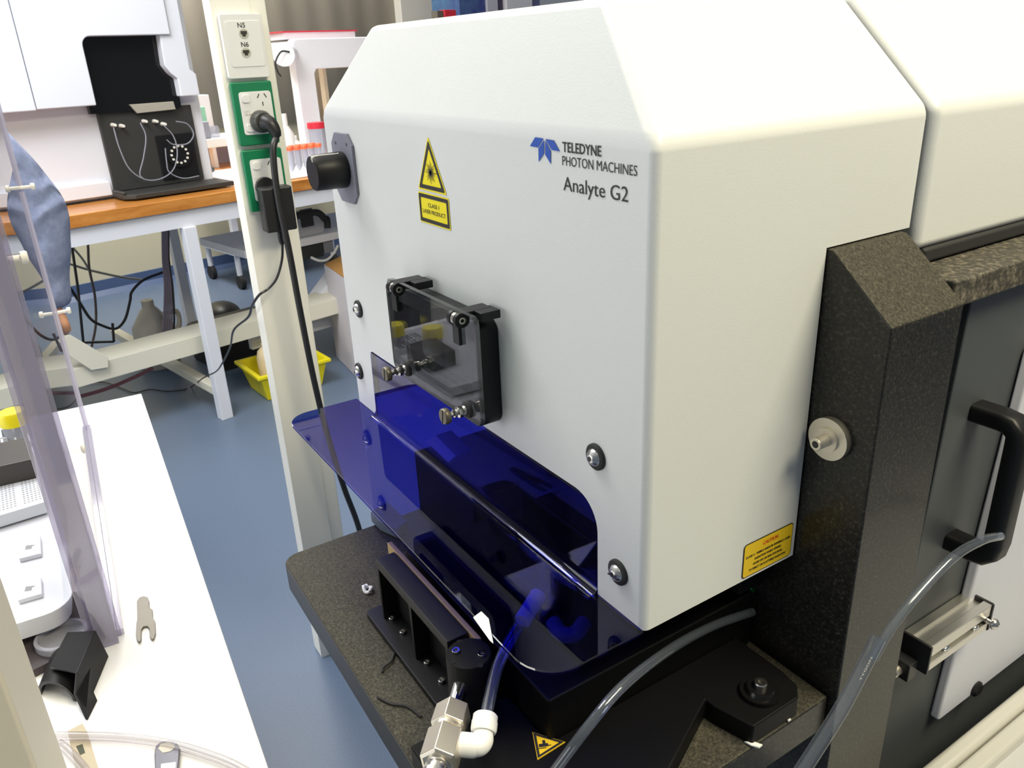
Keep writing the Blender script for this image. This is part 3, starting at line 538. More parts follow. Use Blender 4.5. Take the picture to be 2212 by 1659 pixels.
bm = BM(); hy0 = 0.33267; hz0 = 1.0615; hz1 = 0.93695
hy = (hy0 + 0.32946) / 2
path = [(0.0300, hz0), (0.052, hz0), (0.0600, hz0 - 0.001), (0.0665, hz0 - 0.007), (0.0675, hz0 - 0.016), (0.0675, hz1 + 0.016), (0.0665, hz1 + 0.007), (0.0600, hz1 + 0.001), (0.052, hz1), (0.0300, hz1)]
rings = []
for i, (x, z) in enumerate(path):
    a = Vector(path[max(i - 1, 0)]); b = Vector(path[min(i + 1, len(path) - 1)]); d = (b - a).normalized(); n2 = Vector((-d.y, d.x))
    rings.append([bm.verts.new((x + n2.x * u, hy + v, z + n2.y * u)) for u, v in rrect(-0.0078, 0.0078, -0.0105, 0.0105, 0.004, 3)])
for A, B in zip(rings[:-1], rings[1:]):
    for k in range(len(A)): bm.faces.new((A[k], A[(k + 1) % len(A)], B[(k + 1) % len(A)], B[k]))
bm.faces.new(rings[0]); bm.faces.new(rings[-1]); obj('pull_handle', bm, black_satin, enc, angle=40, label='black bow handle')
# aluminium profile
ep = thing('profile_bracket', (0.044, 0.33, 0.83), 'short slotted aluminium profile with black end caps on the dark side panel', 'profile bracket')
ey0, ey1, ex0, ex1, ez0, ez1 = 0.2810, 0.3760, 0.0308, 0.0572, 0.8335, 0.8615
bm = BM(); sec = [(ex0, ez0), (ex1 - 0.0005, ez0), (ex1 - 0.0005, ez0 + 0.0085), (ex1 - 0.006, ez0 + 0.0085), (ex1 - 0.006, ez1 - 0.0125), (ex1 - 0.0005, ez1 - 0.0125), (ex1 - 0.0005, ez1), (ex1 - 0.0085, ez1), (ex1 - 0.0085, ez1 - 0.004), (ex0 + 0.0085, ez1 - 0.004), (ex0 + 0.0085, ez1), (ex0, ez1)]
prism(bm, [(x, ey0, z) for x, z in sec], (0, ey1 - ey0, 0)); obj('aluminium_bar', bm, alu, ep, smooth=False, bevel=0.0006)
for y in (ey0 - 0.0028, ey1): 
    bm = BM(); prism(bm, [(x, y, z) for x, z in rrect(ex0 - 0.0002, ex1 + 0.0006, ez0 - 0.0015, ez1 + 0.0006, 0.002, 3)], (0, 0.0028, 0)); obj('end_cap', bm, black_plastic, ep, bevel=0.0004)
bm = BM(); box(bm, 0.0312, 0.0490, ey0 - 0.0150, ey0 - 0.0028, ez0 - 0.010, ez0 + 0.0085); obj('clamp_block', bm, black_plastic, ep, bevel=0.001)
bm = BM(); lathe(bm, (0.0385, ey0 - 0.0150, ez0 - 0.0020), (0, -0.0075, 0), [(0, 0.0050), (0.9, 0.0050), (1, 0.0042), (1, 0.0036), (0.7, 0.0034)], 28); obj('clamp_screw', bm, nickel, ep, angle=30)
bm = BM(); lathe(bm, (ex1 - 0.004, ey1 - 0.004, ez0 + 0.0125), (0.0145, 0, 0), [(0, 0.0026), (0.6, 0.0026), (0.6, 0.0052), (0.72, 0.0055), (0.85, 0.0044), (1, 0.0020)], 24); obj('panel_screw', bm, steel, ep, angle=40)
for y in (ey0 + 0.030, ey1 - 0.018):
    bm = BM(); sphere(bm, (ex1 - 0.0030, y, ez0 + 0.0100), 0.0026, 0.0045, 0.0022); obj('slot_nut', bm, chrome, ep)
# tubing hanging from the handle
bm = BM(); tube(bm, [(0.085, 0.29111, 0.98484), (0.087, 0.25791, 0.99497), (0.088, 0.21874, 0.99732), (0.088, 0.1796, 0.98349), (0.088, 0.15122, 0.96593), (0.088, 0.13432, 0.94682)], 0.0034, n=14); o = obj('thin_tubing', bm, clear_tube); tag(o, 'thin clear tubing coming down from the black bow handle', 'tubing')
tp = [(0.088, 0.13713, 0.96525), (0.088, 0.12302, 0.94377), (0.09, 0.10072, 0.92137), (0.092, 0.072229, 0.90042), (0.094, 0.042189, 0.87953)]
bm = BM(); tube(bm, tp, 0.0052, n=18); o = obj('wide_tubing', bm, clear_tube); tag(o, 'wider clear tubing sleeved over the thin tubing, running to the bottom edge', 'tubing')
bm = BM(); a_ = Vector((0.095, 0.11108, 0.94615)); b_ = Vector((0.095, 0.12061, 0.96107)); text_bm(bm, 'TYGON', a_, b_ - a_, Vector((0.0, -0.8, 0.6)), (b_ - a_).length, 0.0028, 0.0003); obj('lettering', bm, pale_ink, o, smooth=False)
# lower cabinet frame
cb = thing('lower_cabinet', (0.2, 0.4, 0.3), 'pale grey lower cabinet with two light metal edge rails at bottom right', 'cabinet')
r0 = (0.063859, 0.29067, 0.72); r1 = (0.061046, 0.47783, 0.72); r2 = (0.081183, 0.3153, 0.72)
cx0 = (r0[0] + r1[0]) / 2
bm = BM(); box(bm, cx0, cx0 + 0.0165, 0.20, 1.3, 0.700, 0.720); obj('rail', bm, mat('warm_light_metal', rgb(206, 204, 196), 0.35, metal=0.2), cb, bevel=0.006, seg=4)
bm = BM(); box(bm, cx0 + 0.0185, cx0 + 0.0345, 0.20, 1.3, 0.700, 0.7195); obj('rail', bm, mat('warm_light_metal', rgb(206, 204, 196), 0.35, metal=0.2), cb, bevel=0.004, seg=3)
bm = BM(); box(bm, cx0 + 0.002, cx0 + 0.30, 0.20, 1.3, 0.30, 0.7060); obj('carcass', bm, mat('pale_grey_cabinet', rgb(190, 190, 192), 0.5), cb, bevel=0.002)
# ================================================================ long wooden bench at the back
BEN = bw(0.2, 0.5, 0)
ben = thing('lab_bench', (BEN.x, BEN.y, 0), 'long bench with varnished wooden top and white frame at the back wall', 'bench')
bm = BM(); bbox(bm, -1.7, 2.6, 0.0, 1.28, 0.856, 0.900); obj('bench_top', bm, wood_m, ben, bevel=0.003)
bm = BM(); bbox(bm, -1.65, 2.55, 0.046, 1.199, 0.850, 0.8556); obj('bounce_board', bm, white_paint, ben)  # unseen white board added so light bounced under the bench stays white
bm = BM(); bbox(bm, -1.65, 2.55, 0.015, 0.045, 0.792, 0.8555); bbox(bm, -1.65, 2.55, 1.20, 1.23, 0.792, 0.8555); obj('apron', bm, white_paint, ben)
for s, d in ((0.166, 0.024), (0.56, 1.22), (-1.55, 0.024), (-1.55, 1.22), (2.3, 0.024), (2.3, 1.22)):
    bm = BM(); bbox(bm, s - 0.024, s + 0.024, d - 0.023, d + 0.023, 0.0, 0.7918); obj('leg', bm, white_paint, ben, bevel=0.002)
bm = BM(); bbox(bm, 0.145, 0.187, 0.048, 1.20, 0.10, 0.135); bbox(bm, -1.5, 1.55, 0.13, 0.165, 0.262, 0.335); bbox(bm, -1.5, 1.55, 0.165, 0.30, 0.315, 0.335); obj('stretcher', bm, cream_paint, ben, bevel=0.002)
p_ = [(-0.31965, 0.11, 0.4731), (-0.29468, 0.11, 0.46622), (-0.19305, 0.11, 0.35171), (-0.20191, 0.11, 0.31326), (-0.26026, 0.11, 0.32009), (-0.33165, 0.11, 0.41082)]
bm = BM(); prism(bm, [bw(*q) for q in p_], E2 * 0.018); obj('brace', bm, cream_paint, ben, bevel=0.002)
bm = BM(); bar(bm, bw(*(0.76119, 0.3, 0.2654)), bw(*(0.91326, 0.3, 0.39363)), 0.03, 0.085, E2); obj('brace', bm, white_paint, ben, bevel=0.002)
bm = BM(); bbox(bm, 0.45, 1.5, 0.28, 0.31, 0.155, 0.20); obj('stretcher', bm, white_paint, ben, bevel=0.002)
sh_ = obj('under_shelf', (lambda b: (bbox(b, 0.50, 1.55, 0.30, 0.75, 0.560, 0.595), b)[1])(BM()), white_paint, ben, bevel=0.003)
# ---------------------------------------------------------------- white analyser with the black sample bay
AN = bw(0.0, 0.6, 0.9)
an_ = thing('analyser', (AN.x, AN.y, 0.9), 'big white bench analyser with open black sample bay at upper left', 'analyser')
bm = BM(); bbox(bm, -1.25, 0.405, 0.255, 1.05, 0.904, 1.80); obj('body', bm, white_paint, an_, bevel=0.006)
bm = BM(); bbox(bm, -1.25, -0.0026811, 0.235, 0.2545, 0.915, 0.965); obj('plinth', bm, white_paint, an_, bevel=0.003)
bm = BM(); bbox(bm, -1.24, 0.40, 0.245, 1.0, 0.9005, 0.9045); obj('base_strip', bm, rubber, an_)
hd = 0.17; zl = 1.2336
bm = BM(); bbox(bm, -1.25, -0.201 - 0.0012, hd, 0.254, zl - 0.003, 1.80); obj('left_door', bm, white_paint, an_, bevel=0.004, seg=2)
sA, zA = -0.0078958, 1.457; sB = 0.26495; sS = 0.30516
hp = [(-0.201 + 0.0012, zl), (sA, zl)] + [(sA + 0.03 - 0.03 * math.cos(math.radians(a)), zA - 0.03 + 0.03 * math.sin(math.radians(a))) for a in range(0, 91, 15)] + [(sS - 0.0015, zA), (sS - 0.0015, 1.80), (-0.201 + 0.0012, 1.80)]
bm = BM(); prism(bm, [bw(s, hd, z) for s, z in hp], E2 * 0.084); obj('hood', bm, white_paint, an_, bevel=0.004, seg=2)
s_r = 0.37868; z_r = 1.2425; s_i = 0.30424
rp = [(sS + 0.002, 1.80), (sS + 0.002, zA), (sB + 0.004, zA), (0.26376, 1.3554), (0.28182, 1.3258), (s_i, 1.3052), (s_i, z_r), (s_r, z_r), (s_r, 1.3178), (s_r - 0.02, 1.3353), (s_r - 0.02, 1.80)]
bm = BM(); prism(bm, [bw(s, hd + 0.012, z) for s, z in rp], E2 * 0.072); obj('right_cheek', bm, white_paint, an_, bevel=0.004)
bm = BM(); bbox(bm, sA - 0.01, s_i + 0.01, 0.222, 0.250, zl - 0.03, zA + 0.01); obj('bay_window', bm, mat('gloss_black_window', (0.006, 0.006, 0.006), 0.06), an_, label='gloss black window over the bay')
cL, cR = 0.0084387, 0.35806; bay = mat('bay_dark_grey', rgb(52, 52, 50), 0.5)
bm = BM(); bbox(bm, cL, cR, 0.236, 0.2545, 0.925, zl - 0.025); obj('bay_panel', bm, bay, an_, bevel=0.003)
bm = BM(); prism(bm, [bw(s, d, 0.906) for s, d in [(cL - .012, 0.235), (cL - .012, 0.13)] + [(cL + .02, 0.095), (cR + 0.05, 0.085), (cR + 0.05, 0.235)]], (0, 0, 0.018)); bbox(bm, cL - 0.012, cL, 0.12, 0.236, 0.924, 0.935); obj('drip_tray', bm, bay, an_, bevel=0.004)
bm = BM(); prism(bm, [bw(*q) for q in ((0.11894, 0.21, 1.2265), (0.283, 0.21, 1.2263), (0.28597, 0.21, 1.1977), (0.1403, 0.21, 1.1942))], E2 * 0.012); obj('bright_flap', bm, mat('satin_steel', rgb(206, 200, 184), 0.35, metal=0.5), an_, bevel=0.002, label='bright steel flap')
c_ = (0.26907, 0.23, 1.0328); bm = BM(); cyl(bm, bw(c_[0], 0.236, c_[2]), bw(c_[0], 0.218, c_[2]), 0.048, n=28); rv = obj('rotary_valve', bm, black_satin, an_)
for k in range(12):
    a = k * math.pi / 6; bm = BM(); cyl(bm, bw(c_[0] + 0.032 * math.cos(a), 0.219, c_[2] + 0.032 * math.sin(a)), bw(c_[0] + 0.032 * math.cos(a), 0.214, c_[2] + 0.032 * math.sin(a)), 0.0045, n=10); obj('port', bm, nylon, rv)
bm = BM(); bbox(bm, c_[0] - 0.075, c_[0] + 0.07, 0.228, 0.2365, c_[2] - 0.09, c_[2] + 0.075); obj('valve_plate', bm, black_satin, an_, bevel=0.002)
for u in ((0.051527, 0.225, 1.1607), (0.079985, 0.225, 1.155), (0.16502, 0.225, 1.1639), (0.20429, 0.225, 1.1606), (0.23338, 0.225, 1.148)):
    bm = BM(); cyl(bm, bw(u[0], 0.236, u[2]), bw(u[0], 0.205, u[2]), 0.0075, 0.005, n=14); obj('connector', bm, nylon, an_)
TB = [[(0.03782, 0.19, 1.155), (0.042403, 0.19, 1.0817), (0.06182, 0.19, 1.0049), (0.11173, 0.19, 0.95956), (0.17274, 0.19, 0.95662), (0.2237, 0.19, 0.98477), (0.25028, 0.19, 1.0422), (0.24842, 0.19, 1.1021), (0.21879, 0.19, 1.1469)], [(0.1358, 0.19, 1.1624), (0.14522, 0.19, 1.1123), (0.12071, 0.19, 1.0398), (0.094623, 0.19, 0.98394), (0.10666, 0.19, 0.96024)], [(0.26871, 0.19, 1.1559), (0.31116, 0.19, 1.1421), (0.32712, 0.19, 1.1031), (0.29664, 0.19, 1.0716), (0.24246, 0.19, 1.0739), (0.21971, 0.19, 1.0932)], [(0.20814, 0.19, 1.0639), (0.2027, 0.19, 1.0132), (0.20535, 0.19, 0.97493), (0.25223, 0.19, 0.9461), (0.31781, 0.19, 0.94636)]]
for q in TB:
    bm = BM(); tube(bm, [bw(*p) for p in q], 0.0022, n=8); obj('sample_tube', bm, frosted, an_)
u = (0.14602, 0.50413, 0.926); bm = BM(); lathe(bm, bw(*u), (0, 0, 0.012), [(0, 0.016), (1, 0.022), (1, 0.019), (0.2, 0.014)], 24); o = obj('metal_dish', bm, steel); tag(o, 'small shiny dish lying in the black tray of the analyser', 'dish')
a0, a1, a2 = (0.2837, 0.40709, 0.926), (0.37742, 0.4194, 0.926), (0.47683, 0.40062, 0.926)
bm = BM(); lathe(bm, bw(a0[0], a0[1], 0.938), bw(*a2) - bw(*a0), [(0, 0.006), (0.3, 0.016), (0.7, 0.019), (0.97, 0.012), (1, 0.009)], 18); o = obj('grey_sleeve', bm, mat('grey_pouch', rgb(92, 96, 100), 0.35)); tag(o, 'dark grey cover lying on the bay tray towards the white post', 'cover')
# ---------------------------------------------------------------- things on the bench right of the post
def bitem(name, s0, s1, d0, d1, z0, z1, m, label, cat, bevel=0.003, group=None):
    bm = BM(); bbox(bm, s0, s1, d0, d1, z0, z1); o = obj(name, bm, m, bevel=bevel); return tag(o, label, cat, group)
bitem('bench_mat', 0.47, 1.6, 0.05, 0.62, 0.9004, 0.906, white_plastic, 'white plastic sheet covering the wooden bench right of the post', 'mat')
# white frame
fz = mat('white_frame', rgb(240, 240, 246), 0.4)
fr = thing('white_workstation', bw(1.2, 0.6, 0.9), 'tall white open frame standing behind the orange capped tubes', 'workstation')
q_ = [(0.97722, 0.6, 0.98307), (1.0203, 0.6, 1.3118), (1.0572, 0.6, 1.4302), (1.0852, 0.6, 1.4375), (1.3818, 0.6, 1.4473), (1.4112, 0.6, 1.4258), (1.4147, 0.6, 1.294), (1.2329, 0.6, 1.3022), (1.087, 0.6, 1.2986), (1.0753, 0.6, 1.2726), (1.0874, 0.6, 0.97165)]
qq = [bw(p[0], 0.6, max(p[2], 0.9085) if 0 else p[2]) for p in q_]
fs0, fs1 = 1.0494, 1.1487; fsa = 0.99846; ftop, fin = 1.4424, 1.3077
bm = BM(); prism(bm, [bw(s, 0.6, z) for s, z in [(fs0, 0.9065), (fs0, ftop - 0.03)] + [(fs0 + 0.03 - 0.03 * math.cos(math.radians(a)), ftop - 0.03 + 0.03 * math.sin(math.radians(a))) for a in (30, 60, 90)] + [(fs0 + 0.52, ftop), (fs0 + 0.55, ftop - 0.03), (fs0 + 0.55, 0.9065), (fs0 + 0.46, 0.9065), (fs0 + 0.46, fin), (fs1 + 0.012, fin), (fs1, fin - 0.02), (fs1, 0.9065)]], E2 * 0.06); obj('arch', bm, fz, fr, bevel=0.005)
bm = BM(); bbox(bm, fs0 + 0.02, fs0 + 0.5, 0.661, 1.0, ftop - 0.05, ftop - 0.01); obj('roof', bm, fz, fr)
bm = BM(); cyl(bm, bw(0.95049, 0.52, 1.3757), bw(1.0572, 0.66, 1.3757), 0.05, n=24); o = obj('lamp_housing', bm, fz, fr)
bm = BM(); tube(bm, [bw(*p) for p in [(0.97055, 0.5, 1.3864), (0.92888, 0.5, 1.3878), (0.89381, 0.5, 1.3449), (0.89856, 0.5, 1.3061), (0.91132, 0.5, 1.286)]], 0.004, n=8); obj('lamp_cable', bm, rubber, fr)
bm = BM(); bbox(bm, 1.3554, 1.375, 0.86, 0.9, 0.9065, fin + 0.02); obj('rear_upright', bm, cream_paint, fr)
bm = BM(); bbox(bm, fs0 + 0.02, fs0 + 0.42, 0.7, 0.92, ftop + 0.0005, ftop + 0.03); bk = obj('folder', bm, mat('folder_pages', rgb(226, 214, 218), 0.6)); tag(bk, 'red edged folder lying on top of the white frame', 'folder')
bm = BM(); bbox(bm, fs0 + 0.01, fs0 + 0.43, 0.69, 0.93, ftop + 0.0305, ftop + 0.036); obj('folder_cover', bm, red_pl, bk)
# tube rack with orange caps, two rows
rk = []
r0_ = (0.79763, 0.33, 0.98398); r1_ = (0.95786, 0.33, 0.98073)
def tube_thing(s, d, label):
    t = thing('centrifuge_tube', bw(s, d, 0.907), label, 'tube', 'orange capped tubes on the bench')
    bm = BM(); lathe(bm, bw(s, d, 0.907), (0, 0, 0.085), [(0, 0.003), (0.14, 0.0105), (1, 0.0115)], 14); obj('tube_body', bm, frosted, t)
    bm = BM(); lathe(bm, bw(s, d, 0.992), (0, 0, 0.016), [(0, 0.0140), (0.9, 0.0140), (1, 0.0130)], 14); obj('cap', bm, orange_pl, t)
    return t
ords = ['first', 'second', 'third', 'fourth', 'fifth', 'sixth', 'seventh']
s_a, s_b = 0.7199, 0.89749
for row, d in enumerate((0.24, 0.29)):
    for k in range(6):
        lab = 'orange capped plastic tube, %s from the white post in the %s row' % (ords[k], ('front', 'rear')[row])
        tube_thing(s_a + (s_b - s_a) * k / 5, d, lab)
for k, (uv, lab) in enumerate((((1.0587, 0.5, 1.0635), 'clear jar with red lid beside the machine knob'),)):
    j = thing('sample_jar', bw(uv[0], 0.5, 0.907), lab, 'jar'); bm = BM(); cyl(bm, bw(uv[0], 0.5, 0.9065), bw(uv[0], 0.5, uv[2] - 0.015), 0.04, n=20); obj('jar_body', bm, frosted, j)
    bm = BM(); cyl(bm, bw(uv[0], 0.5, uv[2] - 0.0148), bw(uv[0], 0.5, uv[2] + 0.012), 0.043, n=20); obj('lid', bm, red_pl, j)
u = (0.86708, 0.45, 1.1119); j = thing('dispenser_bottle', bw(u[0], 0.45, 0.907), 'white dispenser bottle between the post and the white frame', 'bottle')
bm = BM(); lathe(bm, bw(u[0], 0.45, 0.9065), (0, 0, 0.17), [(0, 0.035), (0.8, 0.035), (1, 0.016)], 20); obj('bottle_body', bm, white_plastic, j)
bm = BM(); cyl(bm, bw(u[0], 0.45, 1.0767), bw(u[0], 0.45, 1.13), 0.014, n=16); obj('pump', bm, white_plastic, j)
u = (0.93457, 0.5, 1.0745); j = thing('small_bottle', bw(u[0], 0.5, 0.907), 'small white bottle behind the orange capped tubes', 'bottle'); bm = BM(); lathe(bm, bw(u[0], 0.5, 0.9065), (0, 0, 0.12), [(0, 0.028), (0.7, 0.028), (0.85, 0.012), (1, 0.012)], 18); obj('bottle_body', bm, white_plastic, j)
u = (1.3299, 1, 1.1547); j = thing('yellow_bag', bw(u[0], 1.0, 0.907), 'clear bag with yellow content inside the white frame', 'bag')
bm = BM(); sphere(bm, bw(u[0], 1.0, 1.0), 0.09, 0.07, 0.093); obj('bag', bm, frosted, j); bm = BM(); sphere(bm, bw(u[0], 1.0, u[2]), 0.035, 0.03, 0.04); obj('yellow_content', bm, yellow_pl, j)
bitem('glass_panel', 1.3277, 1.5187, 1.1, 1.11, 0.9065, 1.40, mat('dull_panel', rgb(176, 172, 156), 0.5), 'dull beige panel standing behind the white frame', 'panel')
# left of the post
j = thing('balance', bw(0.6502, 0.75, 0.9), 'pale bench device on a stand left of the white post', 'device')
z_s = 1.0338
bm = BM(); bbox(bm, 0.60756, 0.60756 + 0.28, 0.72, 0.98, z_s - 0.04, z_s); obj('platform', bm, white_plastic, j, bevel=0.004)
bm = BM(); bbox(bm, 0.64869, 0.66658, 0.76, 0.80, 0.9005, z_s - 0.0402); obj('stand_post', bm, white_plastic, j)
bm = BM(); bbox(bm, 0.65689, 0.65689 + 0.3, 0.93, 0.96, 0.9005, z_s - 0.0402); obj('rear_panel', bm, mat('lilac_grey', rgb(168, 168, 190), 0.5), j)
bm = BM(); bbox(bm, 0.60693, 0.64622, 0.74, 0.84, z_s + 0.0004, z_s + 0.075); o = obj('grey_box', bm, mat('grey_box', rgb(150, 154, 168), 0.5), bevel=0.004); tag(o, 'grey and white box on the stand left of the post', 'box')
u = (0.66806, 0.75, 1.0807); bm = BM(); lathe(bm, bw(u[0] + 0.02, 0.79, z_s + 0.0004), (0, 0, 0.05), [(0, 0.022), (0.8, 0.024), (1, 0.018)], 18); o = obj('clear_beaker', bm, frosted); tag(o, 'clear beaker on the stand left of the post', 'beaker')
bm = BM(); bbox(bm, 0.61626, 0.69491, 0.86, 0.95, z_s + 0.0004, 1.1685); o = obj('green_carton', bm, mat('pale_green_card', rgb(150, 205, 176), 0.6), bevel=0.003); tag(o, 'pale green carton on the stand left of the post', 'carton')
bitem('wall_box', 0.78405, 0.83433, 1.10, 1.2, 0.9005, 1.2113, white_paint, 'white box standing behind the green carton', 'box')
# ---------------------------------------------------------------- under the bench
zs = 0.5955; s0_, s1_ = 0.7581, 0.93955; zt2 = 0.7088
sp_ = thing('portable_case', bw((s0_ + s1_) / 2, 0.42, zs), 'grey case with black rim on the shelf under the bench', 'case')
bm = BM(); prism(bm, [bw(s, 0.33, z) for s, z in ((s0_, zs), (s1_ - 0.02, zs), (s1_, zs + 0.05), (s1_ - 0.015, zt2 - 0.05), (s1_ - 0.05, zt2 - 0.02), (s0_, zt2 - 0.02))], E2 * 0.15); obj('case_body', bm, mat('case_grey', rgb(176, 178, 184), 0.5), sp_, bevel=0.004)
bm = BM(); tube(bm, [bw(s0_, 0.325, zt2 - 0.012), bw(s1_ - 0.05, 0.325, zt2 - 0.012), bw(s1_ - 0.005, 0.325, zt2 - 0.05), bw(s1_ + 0.005, 0.325, zs + 0.06), bw(s1_ + 0.002, 0.325, zs + 0.02)], 0.016, n=10); obj('rim', bm, rubber, sp_)
bm = BM(); bbox(bm, s1_ - 0.13, s1_ - 0.07, 0.318, 0.3295, zs + 0.045, zs + 0.125); obj('latch', bm, black_plastic, sp_)
bitem('black_box', 0.76962, 0.89942, 0.32, 0.55, 0.48989, 0.5597, mat('green_black', (0.02, 0.028, 0.028), 0.5), 'black box hanging under the bench shelf', 'box')
bitem('grey_adapter', 0.90604, 0.95836, 0.32, 0.45, 0.49939, 0.5597, mat('adapter_grey', rgb(128, 132, 140), 0.5), 'grey adapter hanging under the shelf next to the machine cover', 'adapter')
bm = BM(); tube(bm, [bw(*p) for p in [(0.81932, 0.3, 0.50256), (0.8603, 0.3, 0.47883), (0.9054, 0.3, 0.4763), (0.94513, 0.3, 0.50181), (0.97005, 0.3, 0.53042)]], 0.006, n=8); o = obj('white_cable', bm, white_plastic); tag(o, 'white cable looping below the bench shelf', 'cable')
# white carton beside the bin
ca_ = Vector((-3.2364, 0.91434, 0)); cb_ = Vector((-2.9472, 0.89101, 0)); e_ = (cb_ - ca_).normalized(); n_ = Vector((-e_.y, e_.x, 0)); n_ = n_ if n_.y > 0 else -n_
zc_ = 0.46668
bm = BM(); c4 = [ca_, ca_ + e_ * 0.45, ca_ + e_ * 0.45 + n_ * 0.35, ca_ + n_ * 0.35]
hexa(bm, [Vector((p.x, p.y, 0.001)) for p in c4] + [Vector((p.x, p.y, zc_)) for p in c4]); ct = obj('white_carton', bm, cardboard, bevel=0.003); tag(ct, 'tall white cardboard carton on the floor behind the machine cover', 'carton')
bm = BM(); a_ = ca_ + e_ * 0.02 + Vector((0, 0, zc_ + 0.001)); prism(bm, [a_, ca_ + e_ * 0.42 + Vector((0, 0, zc_ + 0.001)), ca_ + e_ * 0.42 + n_ * 0.16 + Vector((0, 0, zc_ + 0.05)), ca_ + e_ * 0.02 + n_ * 0.16 + Vector((0, 0, zc_ + 0.05))], (0, 0, 0.004)); obj('carton_flap', bm, brown_card, ct)
# yellow bin
ya = Vector((-2.9153, 0.47775, 0)); yb = Vector((-2.9373, 0.72885, 0)); ye = (yb - ya).normalized(); yn = Vector((-ye.y, ye.x, 0)); yn = yn if yn.x < 0 else -yn; yl = (yb - ya).length
zr = 0.12075; zr2 = 0.13543; zrim = (zr + zr2) / 2; yd = 0.20
bn = thing('yellow_bin', ya + ye * yl / 2 + yn * yd / 2, 'bright yellow plastic bin on the floor behind the white post', 'bin')
def loop(k, z, g=0.0): return [ya - ye * (k + g) - yn * (k + g) + Vector((0, 0, z)), yb + ye * (k + g) - yn * (k + g) + Vector((0, 0, z)), yb + ye * (k + g) + yn * (yd + k + g) + Vector((0, 0, z)), ya - ye * (k + g) + yn * (yd + k + g) + Vector((0, 0, z))]
bm = BM(); rings = [[bm.verts.new(p) for p in r] for r in (loop(0, 0.002), loop(0.028, zrim), loop(0.028, zrim, -0.005), loop(0.0, 0.008, -0.004))]
for A, B in zip(rings[:-1], rings[1:]):
    for k in range(4): bm.faces.new((A[k], A[(k + 1) % 4], B[(k + 1) % 4], B[k]))
bm.faces.new(rings[0]); bm.faces.new(rings[-1]); obj('bin_body', bm, yellow_pl, bn, bevel=0.008, seg=3)
bm = BM(); rings = [[bm.verts.new(p) for p in r] for r in (loop(0.026, zrim - 0.014), loop(0.026, zrim - 0.014, 0.016), loop(0.026, zrim + 0.002, 0.016), loop(0.026, zrim + 0.002, -0.004))]
for A, B in zip(rings, rings[1:] + rings[:1]):
    for k in range(4): bm.faces.new((A[k], A[(k + 1) % 4], B[(k + 1) % 4], B[k]))
obj('rim', bm, yellow_pl, bn, bevel=0.004)
p_ = ya + ye * 0.055 + yn * 0.085; j = thing('cream_bottle', p_ + Vector((0, 0, 0.009)), 'cream plastic bottle standing in the yellow bin left of the post', 'bottle')
bm = BM(); lathe(bm, p_ + Vector((0, 0, 0.009)), (0, 0, 0.22), [(0, 0.040), (0.7, 0.044), (0.85, 0.036), (0.93, 0.016), (1, 0.016)], 24); obj('bottle_body', bm, cream_pl, j)
p_ = yb - ye * 0.062 + yn * 0.07; j = thing('dark_bottle', p_ + Vector((0, 0, 0.009)), 'dark bottle with white label in the yellow bin right of the post', 'bottle')
bm = BM(); lathe(bm, p_ + Vector((0, 0, 0.009)), (0, 0, 0.23), [(0, 0.034), (0.65, 0.034), (0.85, 0.015), (1, 0.014)], 20); obj('bottle_body', bm, mat('dark_bottle', rgb(40, 46, 44), 0.35), j)
bm = BM(); lathe(bm, p_ + Vector((0, 0, 0.03)), (0, 0, 0.09), [(0, 0.0346), (1, 0.0346)], 20, False); obj('bottle_label', bm, white_plastic, j)
# things in the shade below the bench
bm = BM(); u0, u1 = (0.38684, 0.52282, 0), (0.54866, 0.47585, 0); bbox(bm, u0[0], u0[0] + 0.36, u0[1], u0[1] + 0.30, 0.001, 0.19); o = obj('black_crate', bm, black_plastic, bevel=0.01); tag(o, 'black crate on the floor under the bench left of the yellow bin', 'crate')
u = (0.24347, 0.78147, 0); j = thing('white_jug', bw(u[0], u[1] + 0.09, 0), 'cloudy white plastic jug standing behind the bench stretcher', 'jug')
zj = 0.32883
bm = BM(); lathe(bm, bw(u[0], u[1] + 0.09, 0.001), (0, 0, zj), [(0, 0.085), (0.05, 0.095), (0.6, 0.095), (0.86, 0.04), (0.9, 0.028), (1, 0.028)], 24); obj('jug_body', bm, mat('cloudy_plastic', rgb(188, 182, 170), 0.4), j)
bm = BM(); tube(bm, [bw(u[0] + 0.03, u[1], zj * 0.82), bw(u[0] + 0.10, u[1] + 0.02, zj * 0.80), bw(u[0] + 0.105, u[1] + 0.03, zj * 0.60), bw(u[0] + 0.08, u[1] + 0.03, zj * 0.5)], 0.012, n=10); obj('handle', bm, mat('cloudy_plastic', rgb(188, 182, 170), 0.4), j)
u = (0.72061, 1.1202, 0); j = thing('black_pump', bw(u[0], u[1] + 0.05, 0), 'rounded black pump on the floor behind the bench leg', 'pump')
bm = BM(); sphere(bm, bw(u[0], u[1] + 0.05, 0.075), 0.13, 0.10, 0.074); obj('pump_body', bm, black_plastic, j)
bm = BM(); tube(bm, [bw(u[0] - 0.12, u[1] + 0.02, 0.05), bw(u[0] - 0.20, u[1], 0.06), bw(u[0] - 0.25, u[1], 0.02)], 0.03, n=12); obj('pump_hose', bm, rubber, j)
